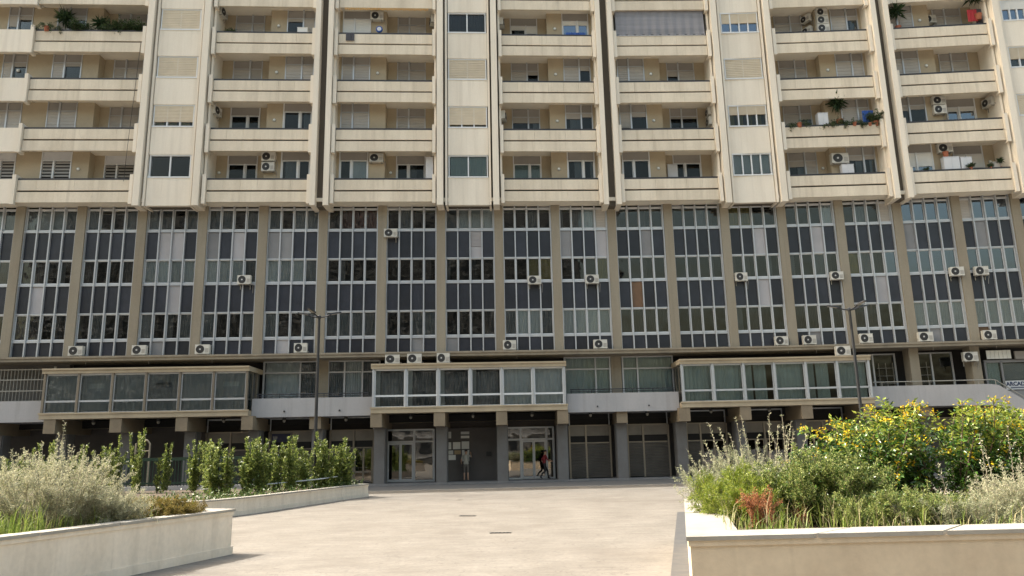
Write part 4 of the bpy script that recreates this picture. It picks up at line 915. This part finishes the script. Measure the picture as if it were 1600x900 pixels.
P_, L_, rg = shrub(33, 140, .5, .42, .9, 420, .022, .012, 'leaf_moss', 'bark', 5, .14, .1, .02, .1, .6, 0, .004, .2, (1.3, .8))
plant('cushion_shrub', (-7.0, 13.5, .60), 'low brownish green cushion shrub beside the silvery shrub', 'shrub', None, P_)
# young hedge: four shapes, copied
HP = []
for i in range(4):
    parts, L_, rg = shrub(40 + i, 6 + i, .22, 2.15, .10, 170, .085, .045, 'leaf_hedge', 'bark', 7, .20, .05, .045, .05, .8, .02, .010, .5, dark=('leaf_hedge_dark', .30), twt=.08)
    HP.append(parts)
HED = [(-6.62, 31.0, 1.0, 'at the right end of the row'), (-7.05, 30.5, .9, 'next to the right end of the row'), (-7.45, 29.9, .96, 'right beside the lamp post'), (-7.95, 29.4, .84, 'just left of the lamp post'), (-8.1, 28.3, 1.02, 'before the navy shop sign'),
 (-8.6, 28.0, .92, 'just left of the navy sign'), (-8.75, 27.0, .86, 'behind the curved planter wall, bright and bushy'), (-9.3, 27.2, 1.03, 'with two tall shoots behind the curved wall'), (-9.65, 26.2, .82, 'where the curved wall disappears'), (-10.3, 26.6, 1.0, 'behind the brown cushion shrub, taller'),
 (-11.0, 28.2, .86, 'behind the brown cushion shrub, shorter'), (-11.95, 29.0, 1.02, 'before the green fence under the left veranda end'), (-13.25, 29.5, .96, 'before the green fence, slender'), (-14.2, 29.5, 1.28, 'tallest of the row before the green fence'), (-15.3, 30.0, .98, 'before the fence, forked'),
 (-16.0, 30.2, .95, 'before the fence right of the silvery shrub'), (-16.8, 30.0, .98, 'half behind the silvery shrub'), (-17.8, 30.0, 1.1, 'rising behind the silvery shrub tips'), (-18.7, 30.1, .8, 'short, at the left of the silvery shrub'), (-19.6, 30.0, .74, 'at the left edge of the fence'), (-6.85, 30.8, .82, 'second from the right end, low'), (-7.25, 30.2, 1.0, 'third from the right end, with a thin top shoot'), (-8.3, 28.9, .9, 'left of the lamp post, filling the row'), (-8.9, 27.5, 1.0, 'left of the navy sign, with a tall leader'), (-9.15, 26.7, .8, 'low by the curved wall'), (-10.0, 26.3, .9, 'left of where the curved wall disappears')]
for i, (x, y, s, lab) in enumerate(HED):
    e = plant('hedge_shrub', (x, y, .38), 'young upright glossy hedge shrub ' + lab, 'shrub', 'young shrubs in the hedge planter', HP[i % 4]); e.rotation_euler.z = i * 1.7
    wd = .95 if i < 10 or i > 19 else .85; e.scale = (wd, wd, s)
# low growth under the hedge
# right planter: big yellow flowering bush
def flower_bush():
    rng = np.random.default_rng(11); L = []; tips = []
    for i in range(95):
        a = rng.uniform(0, 6.283); q = math.sqrt(rng.uniform(0, 1)); p = (1.35 * q * math.cos(a), .8 * q * math.sin(a), 0); d = (math.cos(a) * .5 * q, math.sin(a) * .4 * q, 1.0)
        hx = p[0] + .3
        hh = (1.78 - .42 * abs(p[0] + .1) ** 1.5) * rng.uniform(.84, 1.0); s = curve(p, d, hh, 9, rng, .08); L.append((s, .014, .005)); tips.append(s[-1])
        for k in range(9):
            t = rng.uniform(.2, .97) * 8; j = int(t); b_ = s[j] + (s[j + 1] - s[j]) * (t - j); dd = norm(rng.normal(size=(1, 3)))[0] + np.array([0, -.15, .45]); c = curve(b_, dd, .34 * rng.uniform(.5, 1.2), 4, rng, .2); L.append((c, .005, .002)); tips.append(c[-1])
    P, D = along(L, 95, .12, rng, .06, .5); n = len(P); hi = P[:, 2] + .28 * rng.normal(size=n) > 1.12  # lower leaves coloured darker for the shaded inside, upper ones lime
    tips = np.array(tips); F = tips[(rng.random(len(tips)) < np.clip((tips[:, 2] - .45) * .5, .07, .75))]
    FP = np.repeat(F, 16, 0); FP = FP + rng.normal(size=FP.shape) * np.array([.035, .035, .028]); FD = norm(rng.normal(size=FP.shape) + np.array([0, 0, .5]))
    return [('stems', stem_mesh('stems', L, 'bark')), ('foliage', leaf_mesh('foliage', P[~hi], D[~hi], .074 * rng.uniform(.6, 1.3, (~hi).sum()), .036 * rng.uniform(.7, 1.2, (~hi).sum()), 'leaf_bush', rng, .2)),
            ('upper_foliage', leaf_mesh('upper_foliage', P[hi], D[hi], .068 * rng.uniform(.6, 1.3, hi.sum()), .034 * rng.uniform(.7, 1.2, hi.sum()), 'leaf_lime', rng, .2)),
            ('flowers', leaf_mesh('flowers', FP, FD, .030 * rng.uniform(.7, 1.3, len(FP)), .022 * np.ones(len(FP)), 'flower', rng))]
plant('flowering_bush', (6.55, 12.0, .6), 'large glossy green bush covered in yellow orange flower clusters', 'bush', None, flower_bush()).scale = (1.16, 1.0, 1.0)
P_, L_, rg = shrub(12, 120, .45, 1.05, .5, 300, .034, .018, 'leaf_mid', 'bark', 7, .22, .12, .025, .1, .6, 0, .006, .3, (1.15, .8), dark=('leaf_bush', .3))
plant('round_shrub', (3.95, 10.3, .6), 'dense mid green small leaved shrub left of the flowering bush', 'shrub', None, P_)
P_, L_, rg = shrub(34, 90, .45, .55, .7, 360, .026, .012, 'leaf_mid', 'bark', 6, .2, .1, .025, .1, .6, 0, .005, .3, (1.5, .7), dark=('leaf_bush', .2))
plant('round_shrub', (4.6, 9.5, .6), 'low green shrub at the foot of the flowering bush behind the coping', 'shrub', None, P_)
P_, L_, rg = shrub(13, 110, .55, 1.05, .5, 300, .022, .010, 'leaf_silver_green', 'bark_pale', 6, .26, .12, .025, .1, .7, 0, .005, .3, (1.2, .7), dirs=(-.08, 0))
plant('silver_shrub', (3.35, 11.3, .6), 'silver green shrub at the left corner of the right planter', 'shrub', None, P_)
P_, L_, rg = shrub(14, 20, .55, 1.75, .55, 62, .036, .015, 'leaf_silver', 'bark_white', 1, .2, .35, .012, .035, .7, .01, .005, .3, (1.3, .6))
plant('silver_shoots', (3.5, 11.2, .6), 'tall bare silvery shoots standing out before the dark portico', 'shrub', None, P_)
P_, L_, rg = shrub(15, 130, .40, .85, .5, 380, .045, .008, 'leaf_lime', 'bark_pale', 4, .2, .1, .03, .12, .8, 0, .004, .3, (.8, 1.6))
plant('feathery_plant', (2.95, 10.7, .58), 'feathery yellow green plant spilling over the pale coping corner', 'plant', None, P_)
P_, L_, rg = shrub(16, 14, .12, .62, .25, 330, .024, .010, 'leaf_rust', 'bark', 5, .14, .2, .02, .1, .6, 0, .004, .3)
plant('dry_plant', (2.95, 9.6, .6), 'rust red dried plant near the front coping', 'plant', 'dried plants in the right planter', P_)
P_, L_, rg = shrub(17, 9, .12, .42, .35, 330, .024, .010, 'leaf_rust', 'bark', 5, .14, .3, .02, .1, .6, 0, .004, .3)
plant('dry_plant', (3.62, 10.0, .6), 'smaller rust coloured dried plant right of the red one', 'plant', 'dried plants in the right planter', P_).scale = (.7, .7, .9)
P_, L_, rg = shrub(18, 85, .45, .75, .55, 300, .022, .009, 'leaf_silver', 'bark_pale', 6, .25, .12, .025, .1, .7, 0, .005, .35, (1.1, .7))
plant('silver_shrub', (6.15, 9.35, .6), 'pale silvery dry shrub at the right edge before the flowering bush', 'shrub', None, P_)
P_, L_, rg = shrub(19, 9, .5, 1.25, .35, 60, .034, .014, 'leaf_silver', 'bark_pale', 1, .2, .3, .02, .05, .7, 0, .005, .3)
plant('silver_shoots', (5.9, 9.6, .6), 'thin silvery shoots rising before the yellow flowers at the right', 'shrub', None, P_)
P_, L_, rg = shrub(20, 55, .4, .45, .8, 300, .024, .010, 'leaf_silver_green', 'bark_pale', 5, .2, .12, .025, .1, .7, 0, .005, .35, (1.8, .6))
plant('low_shrub', (5.2, 9.2, .6), 'low grey green weeds before the flowering bush', 'shrub', None, P_)
# grass: counted by nobody
def grass(name, regions, seed, m_, hmin, hmax, wd):
    rng = np.random.default_rng(seed); P = []
    for (poly, n) in regions:
        a = np.array(poly, float); lo, hi = a.min(0), a.max(0); q = rng.uniform(lo, hi, (n * 3, 2)); ins = np.zeros(len(q), bool); j = len(a) - 1
        for i in range(len(a)):
            c = ((a[i, 1] > q[:, 1]) != (a[j, 1] > q[:, 1])) & (q[:, 0] < (a[j, 0] - a[i, 0]) * (q[:, 1] - a[i, 1]) / (a[j, 1] - a[i, 1] + 1e-12) + a[i, 0]); ins ^= c; j = i
        P.append(q[ins][:n])
    P = np.concatenate(P); cl = np.sin(P[:, 0] * 7.3 + np.sin(P[:, 1] * 5.1) * 2) * np.sin(P[:, 1] * 6.7 + P[:, 0] * 2.2); P = P[cl + rng.normal(size=len(P)) * .35 > -.1]; n = len(P); h = rng.uniform(hmin, hmax, n) * (.5 + rng.random(n)); a = rng.uniform(0, 6.283, n); lean = rng.uniform(.1, .75, n)
    b0 = np.c_[P, np.full(n, .60)]; dx = np.c_[np.cos(a), np.sin(a), np.zeros(n)]; s = np.c_[-np.sin(a), np.cos(a), np.zeros(n)] * wd * rng.uniform(.6, 1.3, n)[:, None]
    m1 = b0 + dx * (h * lean * .35)[:, None] + np.c_[np.zeros((n, 2)), h * .6]; tp = b0 + dx * (h * lean)[:, None] + np.c_[np.zeros((n, 2)), h * (1 - .3 * lean)]
    V = np.stack([b0 - s, b0 + s, m1 - s * .8, m1 + s * .8, tp], 1).reshape(-1, 3); i = np.arange(n)[:, None] * 5
    o = bpy.data.objects.new(name, npm(name, V, i + [0, 1, 3, 2], i + [2, 3, 4], m_)); put(o); return tag(o, kind='stuff')
RL = [(-8.5, 5), (-7.75, 5), (-5.3, 13.4), (-7, 14.4), (-12, 13.5), (-12, 8)]; RR = [(2.2, 8.5), (11, 8.65), (11, 11), (5, 10.6), (3.2, 12.5), (2.9, 11.8)]
tag(grass('grass', [(RL, 16000), (RR, 4500), ([(-8.4, 6), (-7.5, 6), (-6.3, 10.2), (-7.6, 11), (-9, 10)], 5000)], 5, 'grass', .10, .36, .006), 'bright green grass growing along the planter walls', 'grass')
tag(grass('tall_grass', [([(-9.4, 6), (-7.5, 6), (-6.15, 10.6), (-7.4, 11.2), (-10, 10.4)], 9000)], 15, 'grass', .22, .46, .006), 'tall bright grass at the near end of the left planter', 'grass')
tag(grass('dry_grass', [(RL, 2500), (RR, 2200)], 6, 'grass_dry', .18, .45, .004), 'straw coloured dry grass among the planter shrubs', 'grass')
b = MB()
tag(plant('ground_cover', (0, 0, -.2), 'dark leafy ground cover under the young hedge', 'ground cover', None, []), kind='stuff')
rng = np.random.default_rng(77); Q = []
for i in range(len(cw) - 3):
    a, c = np.array(cw[i + 1]), np.array(cw[i + 2])
    for k in range(420): t = rng.random(); p = a + (c - a) * t; nn = np.array([-(c - a)[1], (c - a)[0]]) / np.linalg.norm(c - a); p = p + nn * rng.uniform(.2, 1.6); Q.append((p[0], p[1], .4 + abs(rng.normal()) * .14))
Q = np.array(Q); o = bpy.data.objects['ground_cover']; c = bpy.data.objects.new('foliage', leaf_mesh('foliage', Q + np.array([0, 0, .2]), rng.normal(size=Q.shape) + np.array([0, 0, .6]), .1 * rng.uniform(.6, 1.3, len(Q)), .05 * np.ones(len(Q)), 'leaf_hedge_dark', rng)); col.objects.link(c); c.parent = o
# pale pipe lying through the hedge
c = MB(); c.tube([(-10.5, 26.2, .62), (-9.2, 26.9, .68), (-8.3, 28.2, .72), (-7.4, 29.6, .78), (-6.9, 30.6, .84)], .022, 6); tag(c.build('garden_hose', 'white_paint'), 'pale pipe running through the young hedge', 'pipe')

# potted plants on the balconies
def pot(u, d, z, label, kind, s=1.0, group='balcony plants'):
    e = empty('potted_plant', W(u, d, z)); tag(e, label, 'plant', group)
    c = MB(); c.lathe([(.11, 0), (.15, .24), (.165, .24), (.165, .28), (.13, .28)], n=10); c.build('pot', 'terracotta', e, True)
    seed = int(u * 100 + z * 7) % 9999
    if kind == 'palm': parts, _, _ = shrub(seed, 3, .05, .7, .2, 0.01, .1, .05, 'leaf_pot', 'bark', 0); rng = np.random.default_rng(seed); n = 90; P = np.tile([0, 0, .9], (n, 1)) + rng.normal(size=(n, 3)) * .06; D = rng.normal(size=(n, 3)) + np.array([0, 0, .5]); parts = [parts[0], ('foliage', leaf_mesh('foliage', P, D, rng.uniform(.35, .6, n), .035 * np.ones(n), 'leaf_pot', rng, .25))]
    elif kind == 'trail': parts, _, _ = shrub(seed, 26, .25, .75, 2.2, 70, .07, .035, 'leaf_pot', 'bark', 2, .2, .1, .04, .15, .3, -.30, .006, .4, (2.0, .8))
    else: parts, _, _ = shrub(seed, 26, .16, .6, .9, 75, .08, .035, 'leaf_pot', 'bark', 3, .25, .1, .05, .1, .6, 0, .006, .4)
    for pn, me in parts:
        o = bpy.data.objects.new(pn, me); col.objects.link(o); o.parent = e; o.location.z = .24; WL[o] = WL[e]
    e.scale = (s, s, s); return e
r1, r3_, r4_ = RAIL[3], RAIL[1], RAIL[0]
pot(.75, .02, r1 - .02, 'trailing green plant at the left end of the top left balcony', 'trail', 1.1); pot(1.5, .3, r1 - .5, 'spiky dark palm on the top left balcony, tallest there', 'palm', 1.3); pot(2.35, .3, r1 - .4, 'leafy plant right of the dark palm on the top left balcony', 'bush', 1.5)
pot(3.6, .3, r1 - .6, 'spiky plant in the middle of the top left balcony', 'palm', 1.1); pot(4.3, .3, r1 - .3, 'low bushy plant on the top left balcony', 'bush', 1.4); pot(5.0, .3, r1 - .3, 'bushy plant near the right end of the top left balcony', 'bush', 1.4); pot(5.8, .3, r1 - .3, 'dense plant at the right end of the top left balcony', 'bush', 1.35)
pot(11.2, .3, r1 - .3, 'green plant on the top balcony right of the left tower', 'bush', .9)
pot(44.9, .02, r3_ - .02, 'dark trailing plant at the left of the overgrown balcony', 'trail', 1.0); pot(46.6, .1, r3_ - .1, 'creeping plant along the rail of the overgrown balcony', 'trail', .7); pot(47.4, .3, r3_ + .15, 'tall dark climbing plant on the overgrown balcony', 'palm', 1.3); pot(47.3, .3, r3_ - .3, 'bushy plant at the foot of the tall climber', 'bush', 1.1)
pot(48.1, .02, r3_ - .05, 'hanging plant in the middle of the overgrown balcony', 'trail', .85); pot(49.4, .1, r3_ - .1, 'leafy plant right of the blue cloth', 'bush', 1.2); pot(49.0, .02, r3_ - .08, 'trailing plant below the blue cloth', 'trail', .75)
pot(51.5, .2, r1 - .05, 'spiky palm at the left of the top right balcony', 'palm', 1.2); pot(56.35, .3, r1 + .5, 'tall palm at the right of the top right balcony', 'palm', 1.35)
pot(54.4, .05, r4_ + .02, 'small cactus pot on the rail of the far right lowest balcony', 'bush', .55); pot(55.5, .05, r4_ + .02, 'small red pot right of the cactus on the far right balcony', 'bush', .45); pot(56.1, .1, r4_ + .02, 'pot with wiry plant in the far right balcony corner', 'palm', .45); pot(51.9, .08, r4_, 'tiny plant on the rail by the blue window at the far right', 'bush', .4)

# ------------------------------------------------------------------ green fence behind the hedge
FX0, FX1, FY = -26, -9.7, 32.2
e = empty('metal_fence', (FX0, FY, .4)); tag(e, 'dark green metal bar fence behind the young hedge', 'fence')
c = MB(); c.box(0, FX1 - FX0, -.16, .16, -.4, .16); c.build('plinth', 'white_wall', e, True)
for z in (.28, 1.2): c = MB(); c.box(0, FX1 - FX0, -.025, .025, z - .03, z + (.03 if z < 1 else .1)); c.build('rail', 'fence_green', e, True)
n = int((FX1 - FX0) / .13); bm_ = MB(); bm_.box(-.014, .014, -.014, .014, .16, 1.17); bar = bm_.mesh('bar', 'fence_green')
for i in range(n): o = bpy.data.objects.new('bar', bar); col.objects.link(o); o.parent = e; o.location = (.06 + i * .13, 0, 0)
pm = MB(); pm.box(-.04, .04, -.04, .04, .16, 1.34); pmm = pm.mesh('post', 'fence_green')
for i in range(8): o = bpy.data.objects.new('post', pmm); col.objects.link(o); o.parent = e; o.location = (.02 + i * (FX1 - FX0 - .04) / 7, -.06, 0)
c = MB(); c.tube([(-16.35, 33.6, 0), (-16.35, 33.6, 2.3), (-16.23, 33.6, 2.45), (-15.87, 33.6, 2.45), (-15.75, 33.6, 2.3), (-15.75, 33.6, 0)], .04, 8); c.tube([(-16.35, 33.6, 2.0), (-15.75, 33.6, 2.0)], .03, 6); tag(c.build('tubular_frame', 'pilaster'), 'grey tubular metal frame with rounded corners behind the green fence', 'frame')

# ------------------------------------------------------------------ people
def body(name, joints, bones, root, mats, classify, par):
    me = bpy.data.meshes.new(name); idx = {k: i for i, k in enumerate(joints)}
    me.from_pydata([joints[k][0] for k in joints], [(idx[a], idx[c]) for a, c in bones], [])
    o = bpy.data.objects.new(name, me); col.objects.link(o); sk = o.modifiers.new('skin', 'SKIN'); sk.use_smooth_shade = True
    for k, v in joints.items():
        s = me.skin_vertices[0].data[idx[k]]; r = v[1]; s.radius = (r, r) if not isinstance(r, tuple) else r; s.use_root = (k == root)
    sb = o.modifiers.new('sub', 'SUBSURF'); sb.levels = 2; sb.render_levels = 2
    dg = bpy.context.evaluated_depsgraph_get(); dg.update(); ev = o.evaluated_get(dg); m2 = bpy.data.meshes.new_from_object(ev); o.modifiers.clear(); o.data = m2; m2.materials.clear()
    for m_ in mats: m2.materials.append(MATS[m_])
    for p in m2.polygons: p.material_index = classify(p.center); p.use_smooth = True
    o.parent = par; WL[o] = WL[par]; return o
def fingers(J, Bn, side, wrist, dir_, across, palm=.075):
    w_ = Vector(wrist); d = Vector(dir_).normalized(); a = Vector(across).normalized(); nrm = d.cross(a); pk = side + 'palm'; J[pk] = (tuple(w_ + d * palm), (.03, .016)); Bn.append((side + 'wrist', pk))
    for i, (off, ln) in enumerate(((-.03, .062), (-.01, .075), (.01, .07), (.028, .055))):
        p0 = w_ + d * (palm + .02) + a * off; p1 = p0 + d * ln * .55 + nrm * .006; p2 = p1 + d * ln * .4 + nrm * .018
        for q, (p, r) in enumerate(((p0, .0095), (p1, .009), (p2, .0075))): J['%sf%d%d' % (side, i, q)] = (tuple(p), r)
        Bn += [(pk, '%sf%d0' % (side, i)), ('%sf%d0' % (side, i), '%sf%d1' % (side, i)), ('%sf%d1' % (side, i), '%sf%d2' % (side, i))]
    t0 = w_ + d * .035 - a * .035; t1 = t0 + d * .035 - a * .025 + nrm * .008
    J[side + 't0'] = (tuple(t0), .011); J[side + 't1'] = (tuple(t1), .009); Bn += [(pk, side + 't0'), (side + 't0', side + 't1')]
def person(loc, rz, pose, label, matset, cls, hair_long=False):
    e = empty('person', loc); e.rotation_euler.z = rz; tag(e, label, 'person')
    J = {'pel': ((0, 0, .94), (.155, .115)), 'bel': ((0, .0, 1.08), (.14, .105)), 'che': ((0, pose['lean'] * .5, 1.27), (.165, .115)), 'nek': ((0, pose['lean'], 1.45), .06), 'hd0': ((0, pose['lean'] + .02, 1.545), (.075, .085)), 'hd1': ((0, pose['lean'] + .035 - pose.get('nod', 0) * .2, 1.64), (.078, .095)), 'hd2': ((0, pose['lean'] + .03, 1.70), (.055, .07)),
         'nose': ((0, pose['lean'] + .135, 1.60), .012), 'chin': ((0, pose['lean'] + .09, 1.525), .03)}
    Bn = [('pel', 'bel'), ('bel', 'che'), ('che', 'nek'), ('nek', 'hd0'), ('hd0', 'hd1'), ('hd1', 'hd2'), ('hd1', 'nose'), ('hd0', 'chin')]
    for s, sx in (('l', -1), ('r', 1)):
        J[s + 'ear'] = ((sx * .085, pose['lean'] + .02, 1.60), .016); Bn.append(('hd1', s + 'ear'))
        kn, an, to = pose[s + 'leg']; hip = (sx * .095, 0, .88)
        J[s + 'hip'] = (hip, .095); J[s + 'kne'] = (kn, .058); mid = tuple((Vector(kn) + Vector(an)) / 2 + Vector((0, -.015, .06))); J[s + 'cal'] = (mid, .053); J[s + 'ank'] = (an, .037); J[s + 'toe'] = (to, (.042, .028)); J[s + 'hee'] = ((an[0], an[1] - .05, max(an[2] - .05, .035)), .032)
        Bn += [('pel', s + 'hip'), (s + 'hip', s + 'kne'), (s + 'kne', s + 'cal'), (s + 'cal', s + 'ank'), (s + 'ank', s + 'toe'), (s + 'ank', s + 'hee')]
        el, wr, dr, ac_ = pose[s + 'arm']; sh = (sx * .19, pose['lean'] * .8, 1.39)
        J[s + 'sh'] = (sh, .062); J[s + 'el'] = (el, .043); J[s + 'wrist'] = (wr, .027); Bn += [('che', s + 'sh'), (s + 'sh', s + 'el'), (s + 'el', s + 'wrist')]
        fingers(J, Bn, s, wr, dr, ac_)
    bo = body('body', J, Bn, 'pel', matset, cls, e)
    hd = Vector((0, pose['lean'] + .02, 1.64)); h = MB(); n = 14
    for i in range(7):
        for k in range(n):
            t0, t1 = math.pi * .55 * i / 7, math.pi * .55 * (i + 1) / 7; q0, q1 = 2 * math.pi * k / n, 2 * math.pi * (k + 1) / n
            def sp(t, q):
                fr = 1.0 - .18 * max(0, math.sin(q)) * (t / 1.7); dn = 1.25 if (math.sin(q) < -.2 and hair_long) else 1.0
                return hd + Vector((.092 * math.sin(t) * math.cos(q) * fr, (.112 * math.sin(t) * math.sin(q)) * fr - .012, .112 * math.cos(t) * (dn if t > 1.2 else 1) + (.02 if math.sin(q) > .3 and t > 1.2 else 0)))
            h.poly([sp(t0, q0), sp(t1, q0), sp(t1, q1), sp(t0, q1)])
    ho = h.build('hair', 'hair', e, True)
    for p in ho.data.polygons: p.use_smooth = True
    ey = MB()
    for sx in (-1, 1): ey.lathe([(.004, -.008), (.011, 0), (.004, .008)], (sx * .032, pose['lean'] + .118, 1.618), 8)
    ey.build('eyes', 'hair', e, True)
    mo = MB(); mo.box(-.022, .022, pose['lean'] + .108, pose['lean'] + .118, 1.552, 1.56); mo.build('mouth', 'shirt_red', e, True)
    return e
def cls_man(c):
    x, y, z = c
    if z < .075: return 3
    if z < .46: return 0
    if z < .93: return 2
    if z < 1.455 and (abs(x) < .2 or z > 1.20 and abs(x) < .27): return 1
    return 0
manpose = {'lean': .02, 'lleg': ((-.10, .03, .49), (-.105, -.01, .09), (-.12, .13, .035)), 'rleg': ((.10, .03, .49), (.105, -.02, .09), (.13, .12, .035)),
  'larm': ((-.27, -.02, 1.13), (-.25, .12, .93), (.1, .25, -1), (0, 1, .2)), 'rarm': ((.30, .17, 1.30), (.26, .38, 1.46), (-.1, .55, .8), (-1, 0, 0))}
pm_ = W(24.72, 2.2, .10); person(pm_, ang(24.7), manpose, 'person in pale shirt and shorts reading the notices on the dark wall', ['skin', 'shirt_pale', 'shorts', 'shoe'], cls_man)
def cls_walk(c):
    x, y, z = c
    if z < .085: return 3
    if z < .95: return 2 if abs(x) < .17 else 0
    if z < 1.45 and (abs(x) < .2 or z > 1.1): return 1
    return 0
walkpose = {'lean': .07, 'nod': .1, 'lleg': ((-.09, .22, .50), (-.09, .26, .10), (-.095, .40, .045)), 'rleg': ((.09, .03, .48), (.09, -.27, .17), (.095, -.17, .05)),
  'larm': ((-.25, -.10, 1.14), (-.24, .02, .93), (0, .3, -1), (0, 1, .3)), 'rarm': ((.25, .13, 1.15), (.23, .34, 1.05), (0, 1, .1), (0, .1, -1))}
pw = person(W(29.15, 1.95, .10), ang(29.2) - R(80), walkpose, 'person in red top and dark trousers walking past the right entrance doors', ['skin', 'shirt_red', 'trousers', 'shoe'], cls_walk, True)
pw.scale = (.93, .93, .93)

# ------------------------------------------------------------------ the block across the square, behind the camera (seen only as reflections)
O = empty('opposite_building', (-8, -42, 0)); tag(O, 'plain brown apartment block across the square behind the viewer', 'building')
c = MB(); c.box(-60, 30, -12, 0, 0, 44); c.build('wall', 'opp_wall', O, True)
c = MB(); c.m = 0
for j in range(12):
    for i in range(24): c.box(-57 + i * 3.5, -55.2 + i * 3.5, .0, .06, 2 + j * 3.4, 3.7 + j * 3.4)
c.build('windows', 'opp_window', O, True)
c = MB()
for j in range(12): c.box(-60, 30, 0, .5, 1.0 + j * 3.4, 1.25 + j * 3.4)
c.build('balcony_edges', 'opp_frame', O, True)
